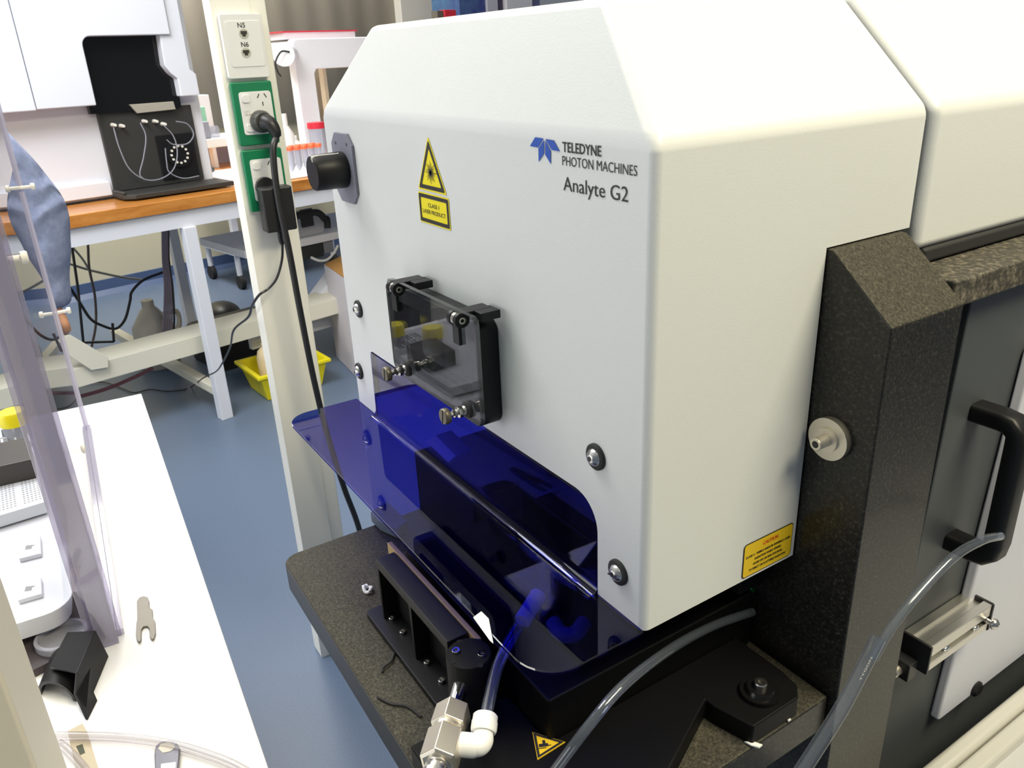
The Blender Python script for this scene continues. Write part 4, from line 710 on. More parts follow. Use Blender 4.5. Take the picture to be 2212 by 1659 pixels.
# trolley by the wall
tf, tb_ = (1.1739, 1.8528, 0), (1.2741, 2.2723, 0); ztr = 0.22266
tr_ = thing('trolley', bw(tf[0] + 0.3, (tf[1] + tb_[1]) / 2, 0), 'white trolley on black castors standing by the wall behind the post', 'trolley')
for s, d in ((tf[0], tf[1]), (tf[0], tb_[1]), (tf[0] + 0.7, tf[1]), (tf[0] + 0.7, tb_[1])):
    bm = BM(); cyl(bm, bw(s, d, 0.09), bw(s, d, ztr), 0.018, n=14); obj('trolley_leg', bm, white_paint, tr_)
    bm = BM(); cyl(bm, bw(s - 0.015, d, 0.045), bw(s + 0.015, d, 0.045), 0.045, n=20); obj('castor', bm, rubber, tr_)
for z in (ztr, ztr + 0.45):
    bm = BM(); bbox(bm, tf[0] - 0.03, tf[0] + 0.75, tf[1] - 0.03, tb_[1] + 0.03, z - 0.0, z + 0.045); obj('trolley_shelf', bm, white_paint, tr_, bevel=0.006)
bm = BM(); bbox(bm, tf[0] + 0.05, tf[0] + 0.09, tf[1] + 0.1, tf[1] + 0.14, ztr + 0.0455, ztr + 0.4495); obj('trolley_post', bm, white_paint, tr_)
bm = BM(); lathe(bm, bw(tf[0] + 0.16, tf[1] + 0.05, ztr + 0.0455), (0, 0, 0.11), [(0, 0.03), (0.7, 0.03), (0.8, 0.02), (1, 0.02)], 16); o = obj('blue_capped_bottle', bm, mat('blue_bottle', rgb(60, 90, 190), 0.4)); tag(o, 'small blue bottle on the trolley shelf beside the post', 'bottle')
# cables below the analyser
def cable(pts, r, m, label, name='cable'):
    bm = BM(); tube(bm, [bw(*p) for p in pts], r, n=8); o = obj(name, bm, m); return tag(o, label, 'cable')
cable([(-0.10771, 0.75, 0.51976), (-0.077667, 0.75, 0.42593), (-0.050247, 0.75, 0.33854), (-0.011011, 0.75, 0.29584), (0.042541, 0.75, 0.26619), (0.090663, 0.75, 0.29766), (0.13087, 0.75, 0.37547), (0.14799, 0.75, 0.415), (0.20905, 0.75, 0.45543), (0.30221, 0.75, 0.47221)], 0.006, rubber, 'thick black cable sagging in a loop under the bench')
bm = BM(); P_ = [(-0.061807, 0.7, 0.67404), (-0.080156, 0.7, 0.49749), (-0.1152, 0.7, 0.25532), (0.0072914, 0.7, 0.22513), (0.020448, 0.7, 0.30878)]
for a, b in zip(P_[:-1], P_[1:]): bar(bm, bw(*a), bw(*b), 0.009, 0.009, E2)
o = obj('wire_stand', bm, black_plastic); tag(o, 'thin black bent rod hanging under the bench', 'rod')
cable([(0.072264, 0.95, 0.62163), (0.052357, 0.95, 0.51179), (0.046118, 0.95, 0.38128), (0.020099, 0.95, 0.25259), (-0.022766, 0.95, 0.14955)], 0.0055, mat('brown_cable', rgb(96, 82, 78), 0.5), 'thin brown cable hanging straight down under the bench')
cable([(0.040394, 1.2, 0.49843), (0.13358, 1.2, 0.44445), (0.25326, 1.2, 0.38797), (0.35964, 1.2, 0.3476)], 0.006, mat('grey_cable', rgb(150, 148, 140), 0.5), 'grey cable crossing the wall under the bench')
cable([(0.056714, 1.15, 0.58723), (0.090968, 1.15, 0.5135), (0.10886, 1.15, 0.44611)], 0.005, mat('grey_cable', rgb(150, 148, 140), 0.5), 'short grey cable slanting down under the left bench edge')
for k in range(5):
    pts = [[(0.28463, 0.6, 0.68699), (0.26031, 0.6, 0.56371), (0.24238, 0.6, 0.44085), (0.20762, 0.6, 0.29777), (0.17815, 0.6, 0.19958)], [(0.29096, 0.6, 0.68587), (0.26666, 0.6, 0.56242), (0.25077, 0.6, 0.43893), (0.21884, 0.6, 0.29485), (0.18937, 0.6, 0.19643)], [(0.2973, 0.6, 0.68474), (0.27302, 0.6, 0.56113), (0.25919, 0.6, 0.437), (0.23012, 0.6, 0.29192), (0.20064, 0.6, 0.19326)], [(0.30366, 0.6, 0.68362), (0.27941, 0.6, 0.55983), (0.26764, 0.6, 0.43506), (0.24144, 0.6, 0.28898), (0.21196, 0.6, 0.19007)], [(0.31003, 0.6, 0.68249), (0.28581, 0.6, 0.55853), (0.27612, 0.6, 0.43312), (0.25282, 0.6, 0.28603), (0.22333, 0.6, 0.18687)]][k]
    o = cable(pts, 0.0048, [mat('mauve_cable', rgb(126, 116, 132), 0.5), black_plastic][k == 4], ['mauve hose in the tied bundle under the bench, leftmost', 'mauve hose in the tied bundle, second from left', 'mauve hose in the tied bundle, in the middle', 'mauve hose in the tied bundle, second from right', 'black hose at right side of the tied bundle'][k], 'hose')
    o['group'] = 'hose bundle under the bench'
cable([(-0.28819, 0.35, 0.14846), (-0.16382, 0.35, 0.14761), (-0.048749, 0.35, 0.16217), (0.032075, 0.35, 0.17879)], 0.008, mat('red_cable', rgb(150, 96, 100), 0.5), 'dull red hose on the floor below the bench stretcher')
# ================================================================ service post with outlets
XP = -1.25; py0, py1 = 0.0960, 0.1955
pst = thing('service_post', (XP - 0.025, 0.146, 0), 'cream service post with network and power outlets rising beside the machine', 'post')
bm = BM(); box(bm, XP - 0.050, XP, py0, py1, 0.0, 2.9); obj('post_body', bm, cream_post, pst, bevel=0.003)
g0y, g1y = 0.095886, 0.16522
bm = BM(); box(bm, XP + 0.0001, XP + 0.0020, g0y, g1y, 0.0, 2.9); obj('trunking_lid', bm, cream_post, pst, bevel=0.0006)
XF = XP + 0.0022
nz0, nz1 = 1.3238, 1.4306; ny0, ny1 = 0.1050, 0.1800
bm = BM(); prism(bm, [(XF, y, z) for y, z in rrect(ny0, ny1, nz0, nz1, 0.004, 3)], (0.012, 0, 0)); npl = obj('network_plate', bm, white_plastic, pst, bevel=0.0015, label='white plate with sockets N5 and N6')
bm = BM(); prism(bm, [(XF + 0.0121, y, z) for y, z in rrect(0.11281, 0.17466, 1.3431, 1.4189, 0.005, 4)], (0.0014, 0, 0)); obj('face_plate', bm, white_plastic, npl, bevel=0.0006)
for s, tu, ju in (('N5', (-1.236, 0.13409, 1.4077), (-1.236, 0.14301, 1.3977)), ('N6', (-1.236, 0.13518, 1.3762), (-1.236, 0.14177, 1.3664))):
    XT = XF + 0.0138
    bm = BM(); text_bm(bm, s, (XT, tu[1], tu[2]), (0, 1, 0), (0, 0, 1), 0.0135, 0.0080, 0, 0.015); obj('lettering', bm, ink, npl, smooth=False)
    bm = BM(); lathe(bm, (XF + 0.0136, ju[1], ju[2]), (0.0006, 0, 0), [(0, 0.0088), (1, 0.0082), (1, 0.0074)], 24); jk = obj('network_socket', bm, mat('socket_grey', rgb(196, 194, 182), 0.4), npl)
    bm = BM(); prism(bm, [(XT + 0.0004, ju[1] + a, ju[2] + b) for a, b in ((-0.0055, 0.0045), (0.0055, 0.0045), (0.0055, -0.001), (0.003, -0.001), (0.003, -0.0045), (-0.003, -0.0045), (-0.003, -0.001), (-0.0055, -0.001))], (0.0004, 0, 0)); obj('socket_hole', bm, mat('hole_dark', (0.03, 0.027, 0.02), 0.6), jk)
def outlet(zt3, zb3, label):
    bm = BM(); prism(bm, [(XF, y, z) for y, z in rrect(0.1050, 0.1795, zb3, zt3, 0.004, 3)], (0.014, 0, 0)); gp = obj('power_outlet', bm, green_pl, pst, bevel=0.0025, label=label)
    h = zt3 - zb3; xf = XF + 0.0141; i0, i1 = zb3 + h * 0.17, zb3 + h * 0.845
    bm = BM(); prism(bm, [(xf, y, z) for y, z in rrect(0.1155, 0.1745, i0, i1, 0.005, 4)], (0.0018, 0, 0)); obj('face_plate', bm, white_plastic, gp, bevel=0.0006)
    for zc4, yc4 in ((i1 - 0.0115, 0.1275), (i0 + 0.0125, 0.1275)):
        bm = BM(); prism(bm, [(xf + 0.0019, y, z) for y, z in rrect(yc4 - 0.0072, yc4 + 0.0072, zc4 - 0.0072, zc4 + 0.0072, 0.0045, 5)], (0.0030, 0, 0)); obj('switch', bm, white_plastic, gp, bevel=0.001)
    for zc4 in (i1 - 0.0125, i0 + 0.018):
        bm = BM()
        for (ya_, za_, yb_2, zb_2) in ((-0.0085, 0.0010, -0.0045, 0.0080), (0.0085, 0.0010, 0.0045, 0.0080), (0.0, -0.0130, 0.0, -0.0060)): bar(bm, (xf + 0.0020, 0.1570 + ya_, zc4 + za_), (xf + 0.0020, 0.1570 + yb_2, zc4 + zb_2), 0.0016, 0.0006, (1, 0, 0))
        obj('pin_slots', bm, ink, gp, smooth=False)
    bm = BM(); mid = (i0 + i1) / 2
    text_bm(bm, 'CCT 7', (xf + 0.0020, 0.1205, mid + 0.0015), (0, 1, 0), (0, 0, 1), 0.0105, 0.0030, 0, 0); text_bm(bm, 'UPS 04W', (xf + 0.0020, 0.1205, mid - 0.0035), (0, 1, 0), (0, 0, 1), 0.0165, 0.0030, 0, 0)
    obj('lettering', bm, mat('faint_ink', rgb(120, 112, 112), 0.5), gp, smooth=False)
z1a, z1b = 1.318, 1.207; z2a, z2b = 1.1992, 1.0853
outlet(z1a, z1b, 'upper green and white power outlet'); outlet(z2a, z2b, 'lower green and white power outlet')
xpl = XF + 0.0162
pc_ = (-1.225, 0.1513, 1.2452)
plug = thing('power_plug', (xpl, pc_[1], pc_[2]), 'black power plug with thick cord in the upper green outlet', 'plug')
bm = BM(); lathe(bm, (xpl, pc_[1] - 0.004, pc_[2] + 0.003), (0.018, 0.002, 0), [(0, 0.0200), (0.5, 0.0200), (1, 0.0165)], 28); obj('plug_base', bm, mat('plug_grey_black', (0.05, 0.05, 0.045), 0.4), plug, bevel=0.001)
bm = BM(); tube(bm, [(xpl + 0.016, pc_[1] + 0.000, pc_[2] + 0.002), (xpl + 0.026, pc_[1] + 0.006, pc_[2] - 0.002), (xpl + 0.031, pc_[1] + 0.011, pc_[2] - 0.014), (xpl + 0.031, pc_[1] + 0.0125, pc_[2] - 0.024)], lambda t: 0.0160 - 0.0075 * t, n=18); obj('plug_grip', bm, black_plastic, plug)
c0 = Vector((xpl + 0.031, pc_[1] + 0.0125, pc_[2] - 0.022))
bm = BM(); tube(bm, [c0, (-1.19, 0.14964, 1.1947), (-1.185, 0.14437, 1.1116), (-1.18, 0.14844, 1.0105), (-1.18, 0.15242, 0.88388), (-1.18, 0.15883, 0.74288), (-1.18, 0.16914, 0.6232), (-1.18, 0.18893, 0.48109), (-1.18, 0.21044, 0.36499), (-1.18, 0.22141, 0.22031), (-1.16, 0.20848, 0.035554)], 0.0062, n=14); obj('cord', bm, black_plastic, plug)
ac = (-1.215, 0.14958, 1.0898)
adp = thing('plug_adapter', (xpl, ac[1], ac[2]), 'black plug-in power adapter hanging in the lower green outlet', 'adapter')
ay0, ay1, az0, az1 = 0.11655, 0.17577, 1.0492, 1.1325
bm = BM(); box(bm, xpl + 0.006, xpl + 0.040, ay0, ay1, az0, az1); obj('adapter_body', bm, black_plastic, adp, bevel=0.004, seg=3)
bm = BM(); lathe(bm, (xpl, (ay0 + ay1) / 2 - 0.010, az1 - 0.002), (0.010, 0, 0), [(0, 0.0185), (1, 0.0185)], 28); obj('adapter_pins', bm, black_plastic, adp, bevel=0.001)
bm = BM(); tube(bm, [(-1.205, 0.14284, 1.0504), (-1.205, 0.1432, 1.0297), (-1.205, 0.1458, 1.0229)], 0.0045, n=12); tube(bm, [(-1.205, 0.14588, 1.0293), (-1.205, 0.13938, 0.99385), (-1.2, 0.12242, 0.96089), (-1.2, 0.10307, 0.94313), (-1.2, 0.083387, 0.93391), (-1.25, 0.078864, 0.90157), (-1.33, 0.085482, 0.85603), (-1.5, 0.087978, 0.78191), (-1.8, 0.13406, 0.64388), (-2.2, 0.1825, 0.46371), (-2.6, 0.23065, 0.29736), (-2.75, 0.20975, 0.23053), (-3.2787, 0.24166, 0.012), (-3.2759, 0.19961, 0.006), (-3.3066, 0.13613, 0.006), (-3.3784, 0.080233, 0.006), (-3.3851, 0.012757, 0.006), (-3.4846, -0.026559, 0.006), (-3.6131, -0.081566, 0.006), (-3.6651, -0.16394, 0.006)], 0.0026, n=8); obj('thin_cord', bm, black_plastic, adp)
# ================================================================ white side table on the left
T1_, T2_ = Vector((-1.3147, -0.15062, 0.75)), Vector((-0.2613, -0.21756, 0.75)); td = (T2_ - T1_).normalized(); tn = Vector((td.y, -td.x, 0)); tn = tn if tn.y < 0 else -tn
tb = thing('side_table', T1_ + td * 0.6 + tn * 0.4 + Vector((0, 0, -0.75)), 'bright white side table left of the blue floor aisle', 'table')
t0 = T1_ - td * 0.0; c4 = [t0, t0 + td * 1.25, t0 + td * 1.25 + tn * 0.85, t0 + tn * 0.85]
bm = BM(); hexa(bm, [p + Vector((0, 0, -0.026)) for p in c4] + c4); obj('table_top', bm, mat('white_laminate', rgb(244, 244, 244), 0.4), tb, bevel=0.0012)
for p in (c4[0] + td * 0.06 + tn * 0.22, c4[1] - td * 0.06 + tn * 0.22, c4[2] - td * 0.06 - tn * 0.06, c4[3] + td * 0.06 - tn * 0.06):
    bm = BM(); box(bm, p.x - 0.02, p.x + 0.02, p.y - 0.02, p.y + 0.02, 0, 0.7239); obj('leg', bm, white_paint, tb, bevel=0.002)
# acrylic guard: side sheet, stepped front edge, nylon bolts
N_, F_ = Vector((-0.53712, -0.30499, 0.7505)), Vector((-1.2001, -0.26213, 0.7505)); gd = (F_ - N_).normalized(); gn = Vector((-gd.y, gd.x, 0)); gn = gn if gn.y < 0 else -gn
gl = (F_ - N_).length; GH = 0.80
gu = thing('acrylic_guard', N_ + gd * gl / 2, 'tall clear acrylic guard with white nylon bolts standing on the white side table', 'acrylic guard')
def gbox(bm, a0, a1, n0, n1, z0, z1): hexa(bm, [N_ + gd * a + gn * n + Vector((0, 0, z)) for a, n, z in ((a0, n0, z0), (a1, n0, z0), (a1, n1, z0), (a0, n1, z0), (a0, n0, z1), (a1, n0, z1), (a1, n1, z1), (a0, n1, z1))])
bm = BM(); gbox(bm, 0.008, gl - 0.0062, 0.0, 0.004, 0, GH); obj('side_sheet', bm, acrylic, gu, smooth=False)
bm = BM(); gbox(bm, gl - 0.006, gl, -0.004, 0.009, 0, GH); obj('sheet_edge', bm, acrylic_rim, gu, smooth=False)
bm = BM(); gbox(bm, 0.008, gl - 0.0062, -0.0066, -0.0005, 0.0, 0.008); obj('sheet_edge', bm, acrylic_rim, gu, smooth=False)
for k, (a0, n1) in enumerate(((0.0, 0.030), (-0.0062, 0.021), (0.0065, 0.026))):
    bm = BM(); gbox(bm, a0, a0 + 0.0055, -0.004 if k == 2 else 0.0, n1, 0, GH); obj('front_strip', bm, acrylic_edge, gu, smooth=False, bevel=0.0006)
def bolt(a, b, r):
    a, b = Vector(a), Vector(b); d = (b - a).normalized()
    bm = BM(); cyl(bm, a, b, r, n=14); lathe(bm, b - d * 0.001, d * 0.006, [(0, r * 2.0), (0.8, r * 2.0), (1, r * 1.6)], 14); lathe(bm, a + d * 0.006, -d * 0.006, [(0, r * 1.9), (1, r * 1.9)], 6); obj('nylon_bolt', bm, nylon, gu, angle=40)
bolt((-1.19, -0.28841, 1.1812), (-1.19, -0.24701, 1.1813), 0.0028); bolt((-1.2, -0.28716, 0.96821), (-1.2, -0.24297, 0.96971), 0.0028)
bolt((-0.56, -0.31377, 1.1874), (-0.56, -0.29301, 1.1874), 0.0030); bolt((-0.9, -0.31232, 0.84223), (-0.9, -0.28401, 0.83849), 0.0034)
# white tray with racks inside the guard
tr2 = thing('lab_tray', Vector((-0.73743, -0.3847, 0.75)), 'white rounded plastic tray with raised pads inside the acrylic guard', 'tray')
ta = Vector((-0.55841, -0.33763, 0.8)); tz = 0.80
ex = (Vector((-0.7028, -0.33078, 0.8)) - Vector((-0.58075, -0.33629, 0.8))); ex.z = 0; ex.normalize(); ey = Vector((-ex.y, ex.x, 0)); ey = ey if ey.y < 0 else -ey
def tp_(u, v, z): return ta + ex * u + ey * v + Vector((0, 0, z - tz))
outl = [(-0.0 + p[0], p[1]) for p in rrect(0.0, 0.62, 0.0, 0.30, 0.03, 6)]
bm = BM(); ringa = [bm.verts.new(tp_(u, v, 0.7745)) for u, v in rrect(0.006, 0.614, 0.006, 0.294, 0.026, 6)]; ringb = [bm.verts.new(tp_(u, v, tz)) for u, v in outl]; ringc = [bm.verts.new(tp_(u, v, tz)) for u, v in rrect(0.004, 0.616, 0.004, 0.296, 0.027, 6)]; ringd = [bm.verts.new(tp_(u, v, tz - 0.006)) for u, v in rrect(0.010, 0.610, 0.010, 0.290, 0.024, 6)]
for A, B in ((ringa, ringb), (ringb, ringc), (ringc, ringd)):
    for k in range(len(A)): bm.faces.new((A[k], A[(k + 1) % len(A)], B[(k + 1) % len(A)], B[k]))
bm.faces.new(ringa); bm.faces.new(ringd); obj('tray_body', bm, mat('tray_white', rgb(206, 208, 216), 0.35), tr2, bevel=0.001)
bm = BM(); prism(bm, [tp_(u, v, 0.7505) for u, v in rrect(0.06, 0.56, 0.06, 0.24, 0.02, 4)], (0, 0, 0.0235)); obj('tray_base', bm, mat('dark_base', rgb(60, 58, 62), 0.5), tr2)
for q in ([(-0.74988, -0.38057, 0.798), (-0.74596, -0.35773, 0.798), (-0.69943, -0.36003, 0.798), (-0.70268, -0.38407, 0.798)], [(-0.64764, -0.38695, 0.798), (-0.64194, -0.36419, 0.798), (-0.60557, -0.36587, 0.798), (-0.60773, -0.38995, 0.798)]):
    bm = BM(); prism(bm, [(p[0], p[1], tz - 0.0058) for p in q], (0, 0, 0.006)); pd = obj('raised_pad', bm, mat('tray_white', rgb(206, 208, 216), 0.35), tr2, bevel=0.001)
    c_ = sum((Vector((p[0], p[1], tz + 0.0003)) for p in q), Vector()) / 4; bm = BM(); face(bm, [c_ + Vector((a, b, 0)) for a, b in ((-.006, -.004), (.004, -.006), (.007, .001), (.001, .002), (-.001, .006))]); obj('pad_slot', bm, mat('slot_grey', rgb(140, 140, 142), 0.6), pd, smooth=False)
rkA = [(-0.8108, -0.34457, 0.815), (-0.80634, -0.42819, 0.815), (-1.0422, -0.43159, 0.815), (-1.0338, -0.34473, 0.815)]
rk_ = thing('tip_rack', Vector(rkA[0]), 'perforated white rack on the tray below the black box', 'rack')
bm = BM(); prism(bm, [(p[0], p[1], 0.7965) for p in rkA], (0, 0, 0.018)); obj('rack_plate', bm, mat('rack_white', rgb(208, 212, 220), 0.35), rk_, bevel=0.002)
bm = BM(); A_, B_, D_ = [Vector((*p[:2], 0.8147)) for p in (rkA[0], rkA[1], rkA[3])]
for i in range(10):
    for jx in range(14):
        c_ = A_ + (B_ - A_) * (0.05 + i * 0.055 + (0.08 if i > 4 else 0)) + (D_ - A_) * (0.06 + jx * 0.032)
        face(bm, [c_ + Vector((0.0016 * math.cos(a), 0.0016 * math.sin(a), 0)) for a in [k * math.pi / 3 for k in range(6)]])
obj('rack_holes', bm, mat('slot_grey', rgb(140, 140, 142), 0.6), rk_, smooth=False)
q = [(-0.89418, -0.34765, 0.83), (-0.89919, -0.40668, 0.83), (-0.99029, -0.41049, 0.83), (-0.98438, -0.34671, 0.83)]
bm = BM(); prism(bm, [(p[0], p[1], 0.8150) for p in q], (0, 0, 0.030)); o = obj('black_box', bm, mat('brown_black', rgb(58, 54, 50), 0.4), bevel=0.002); tag(o, 'small black box on the white perforated rack', 'box')
vt = thing('vial_holder', Vector((-1.0915, -0.37118, 0.8)), 'white divided vial holder behind the small black box', 'holder')
q = [(-1.0172, -0.34711, 0.82), (-1.0202, -0.41851, 0.82), (-1.1029, -0.42356, 0.82), (-1.0937, -0.34899, 0.82)]
bm = BM(); prism(bm, [(p[0], p[1], 0.7965) for p in q], (0, 0, 0.012)); 
A_, B_, D_ = [Vector((*p[:2], 0.8085)) for p in (q[0], q[1], q[3])]
for k in range(5): bar(bm, A_ + (B_ - A_) * k / 4 + Vector((0, 0, 0.008)), D_ + (B_ - A_) * k / 4 + Vector((0, 0, 0.008)), 0.003, 0.016)
for k in range(3): bar(bm, A_ + (D_ - A_) * k / 2 + Vector((0, 0, 0.008)), B_ + (D_ - A_) * k / 2 + Vector((0, 0, 0.008)), 0.003, 0.016)
obj('holder_body', bm, mat('rack_white', rgb(208, 212, 220), 0.35), vt)
def vial(u, label):
    j = thing('yellow_capped_vial', (u[0], u[1], 0.81), label, 'vial'); bm = BM(); cyl(bm, (u[0], u[1], 0.8105), (u[0], u[1], 0.8400), 0.0185, n=24); obj('vial_body', bm, frosted, j)
    bm = BM(); lathe(bm, (u[0], u[1], 0.8402), (0, 0, 0.022), [(0, 0.0205), (0.8, 0.0205), (1, 0.0185)], 28); obj('cap', bm, yellow_pl, j)
vial((-1.0648, -0.36084, 0.862), 'vial with yellow screw cap nearest the acrylic guard edge')
vial((-1.000, -0.412, 0.86), 'vial with yellow screw cap further from the acrylic guard edge, mirrored in the port glass')
# dark sheet drawn for a shadow and a mat, lid, black bracket
q = [Z_ for Z_ in [(-0.6393, -0.31735, 0.7515), (-0.54539, -0.3158, 0.7515), (-0.52357, -0.39709, 0.7515), (-0.65235, -0.4088, 0.7515), (-0.6691, -0.35817, 0.7515)]]
bm = BM(); prism(bm, [(p[0], p[1], 0.7505) for p in q], (0, 0, 0.010)); o = obj('shadow_underlay', bm, mat('underlay_dark', rgb(62, 54, 58), 0.6), bevel=0.001); tag(o, 'dark notebook for mat and shadow under the clear round lid', 'underlay')
u = (-0.55819, -0.35766, 0.772); bm = BM(); lathe(bm, (u[0], u[1], 0.7620), (0, 0, 0.009), [(0, 0.0270), (0.05, 0.0275), (0.9, 0.0275), (1.0, 0.0265), (1.0, 0.0235), (0.35, 0.0230), (0.30, 0.004), (0.30, 0.0)], 40, caps=False)
o = obj('round_lid', bm, frosted, angle=30); tag(o, 'round translucent plastic lid beside the black bracket', 'lid')
bk = thing('black_bracket', Vector((-0.50854, -0.34972, 0.75)), 'black plastic bracket with arch lying on the white table edge', 'bracket')
R0, R1 = Vector((-0.51914, -0.3236, 0.785)), Vector((-0.45876, -0.34787, 0.785))
L0, L1 = Vector((-0.54637, -0.35088, 0.778)), Vector((-0.49579, -0.37268, 0.778))
Q0, Q1 = Vector((-0.51338, -0.31883, 0.7508)), Vector((-0.46321, -0.33991, 0.7508))
dn = Vector((0, 0, -0.003))
bm = BM(); prism(bm, [L0, R0, R1, L1], dn); obj('top_plate', bm, black_satin, bk, bevel=0.0006)
bm = BM(); prism(bm, [R0, Q0, Q1, Vector((-0.44786, -0.33828, 0.7508)), Vector((-0.42388, -0.35018, 0.7508)), Vector((-0.4516, -0.35449, 0.765)), R1], Vector((-0.002, -0.002, -0.0))); obj('side_plate', bm, black_satin, bk, bevel=0.0006)
bm = BM(); A_ = (Vector((-0.50079, -0.38918, 0.7508)), Vector((-0.50046, -0.37192, 0.776)), Vector((-0.46212, -0.34883, 0.783)), Vector((-0.47222, -0.35253, 0.7508))); ap = []
a0, a3 = Vector((-0.4941, -0.38879, 0.7508)), Vector((-0.45958, -0.35692, 0.7508)); mid = (a0 + a3) / 2; hw_ = (a3 - a0) / 2; tdir = Vector((-0.55672, -0.35621, 0.7508)) - Vector((-0.51394, -0.37062, 0.7508))
ri, ro = [], []
for k in range(13):
    a = math.pi * k / 12
    for lst, kk in ((ro, 1.0), (ri, 0.84)): lst.append(mid - hw_ * math.cos(a) * kk + Vector((0, 0, hw_.length * 0.95 * math.sin(a) * kk)))
prism(bm, ro + ri[::-1], tdir * 1.15); obj('arch', bm, black_satin, bk, angle=40)
table_tube = clear('soft_tubing', (0.84, 0.82, 0.83), 0.1, 0.10, 0.12, (0.66, 0.64, 0.62))
# plate key, opener, label, tubes
bm = BM(); sp = [(-0.59706, -0.27538, 0.7505), (-0.60316, -0.27173, 0.7505), (-0.60299, -0.26696, 0.7505), (-0.59694, -0.2632, 0.7505), (-0.58814, -0.26315, 0.7505), (-0.57483, -0.26551, 0.7505), (-0.56872, -0.26293, 0.7505), (-0.55188, -0.26544, 0.7505), (-0.54307, -0.26448, 0.7505), (-0.52011, -0.26817, 0.7505), (-0.51209, -0.27163, 0.7505), (-0.51168, -0.27369, 0.7505), (-0.51716, -0.2747, 0.7505), (-0.5329, -0.27241, 0.7505), (-0.53978, -0.27372, 0.7505), (-0.5415, -0.27747, 0.7505), (-0.53698, -0.28075, 0.7505), (-0.51982, -0.28365, 0.7505), (-0.51489, -0.28595, 0.7505), (-0.51898, -0.28772, 0.7505), (-0.53014, -0.28737, 0.7505), (-0.55262, -0.28319, 0.7505), (-0.56099, -0.2808, 0.7505)]
prism(bm, sp, (0, 0, 0.0026)); o = obj('forked_key', bm, mat('brushed_key', rgb(112, 107, 97), 0.4, metal=0.4), bevel=0.0004); tag(o, 'flat forked steel key lying alone on the white table', 'tool')
bm = BM(); ou = [(-0.33296, -0.3029, 0.7505), (-0.34382, -0.29966, 0.7505), (-0.34627, -0.29459, 0.7505), (-0.34273, -0.28767, 0.7505), (-0.33618, -0.28221, 0.7505), (-0.32739, -0.28108, 0.7505), (-0.3163, -0.28382, 0.7505), (-0.29281, -0.29035, 0.7505), (-0.30469, -0.30727, 0.7505)]; inn = [(-0.33757, -0.29832, 0.7505), (-0.34271, -0.29526, 0.7505), (-0.3403, -0.289, 0.7505), (-0.33456, -0.28466, 0.7505), (-0.32941, -0.28487, 0.7505), (-0.32765, -0.28983, 0.7505), (-0.3298, -0.29564, 0.7505)]
prism(bm, ou, (0, 0, 0.006)); op = obj('bottle_opener', bm, mat('opener_steel', rgb(120, 120, 128), 0.3, metal=0.6), bevel=0.0012); tag(op, 'chrome opener with ring end at the bottom edge of the white table', 'opener')
bm = BM(); face(bm, [(p[0], p[1], 0.7568) for p in inn]); obj('ring_hole', bm, mat('hole_white', rgb(206, 200, 188), 0.5), op, smooth=False)
bm = BM(); face(bm, [(p[0], p[1], 0.7568) for p in [(-0.31744, -0.29961, 0.7567), (-0.31159, -0.28771, 0.7567), (-0.28833, -0.29325, 0.7567), (-0.29617, -0.30442, 0.7567)]]); obj('white_inlay', bm, white_plastic, op, smooth=False)
bm = BM(); face(bm, [(p[0], p[1], 0.7506) for p in [(-0.42014, -0.36892, 0.7506), (-0.42273, -0.35539, 0.7506), (-0.40872, -0.3528, 0.7506), (-0.33343, -0.34836, 0.7506), (-0.34642, -0.36687, 0.7506)]]); lb = obj('printed_card', bm, mat('card_cream', rgb(190, 178, 154), 0.6), solid=0.0004, smooth=False); tag(lb, 'cream printed card on the white table below the clear tube', 'card')
bm = BM(); face(bm, [(p[0], p[1], 0.7512) for p in [(-0.39389, -0.36409, 0.7512), (-0.39333, -0.35849, 0.7512), (-0.37991, -0.35757, 0.7512), (-0.37972, -0.36199, 0.7512)]]); obj('dark_print', bm, mat('print_dark', rgb(70, 74, 56), 0.6), lb, smooth=False)
bm = BM(); tube(bm, [(-0.4108, -0.37778, 0.758), (-0.39655, -0.356, 0.757), (-0.37341, -0.32621, 0.757), (-0.34308, -0.29388, 0.757), (-0.31086, -0.26703, 0.757), (-0.26874, -0.23978, 0.757), (-0.21978, -0.221, 0.757)], 0.0042, n=14); o = obj('table_tubing', bm, table_tube); tag(o, 'clear tubing curving across the bottom of the white table', 'tubing')
bm = BM(); tube(bm, [(-0.40015, -0.37654, 0.757), (-0.38249, -0.36948, 0.757), (-0.34969, -0.35928, 0.757), (-0.3106, -0.35066, 0.757)], 0.0042, n=14); o = obj('table_tubing', bm, table_tube); tag(o, 'shorter clear tubing running down over the cream card', 'tubing')
# pale casing in the lower left corner
k0 = Vector((-0.28279, -0.36449, 0.75)); kz_ = 0.9483
cs = thing('instrument_casing', k0, 'pale off-white casing edge in the lower left corner', 'casing')
bm = BM(); hexa(bm, [k0 + Vector((0, 0, 0.0005)), k0 + Vector((0.10, -0.006, 0.0005)), k0 + Vector((0.10, -0.30, 0.0005)), k0 + Vector((-0.004, -0.30, 0.0005))] + [k0 + Vector((-0.0, 0, 0.42)), k0 + Vector((0.10, -0.006, 0.42)), k0 + Vector((0.10, -0.30, 0.42)), k0 + Vector((-0.0, -0.30, 0.42))]); obj('casing_body', bm, mat('casing_paint', rgb(206, 200, 186), 0.5), cs, bevel=0.003)
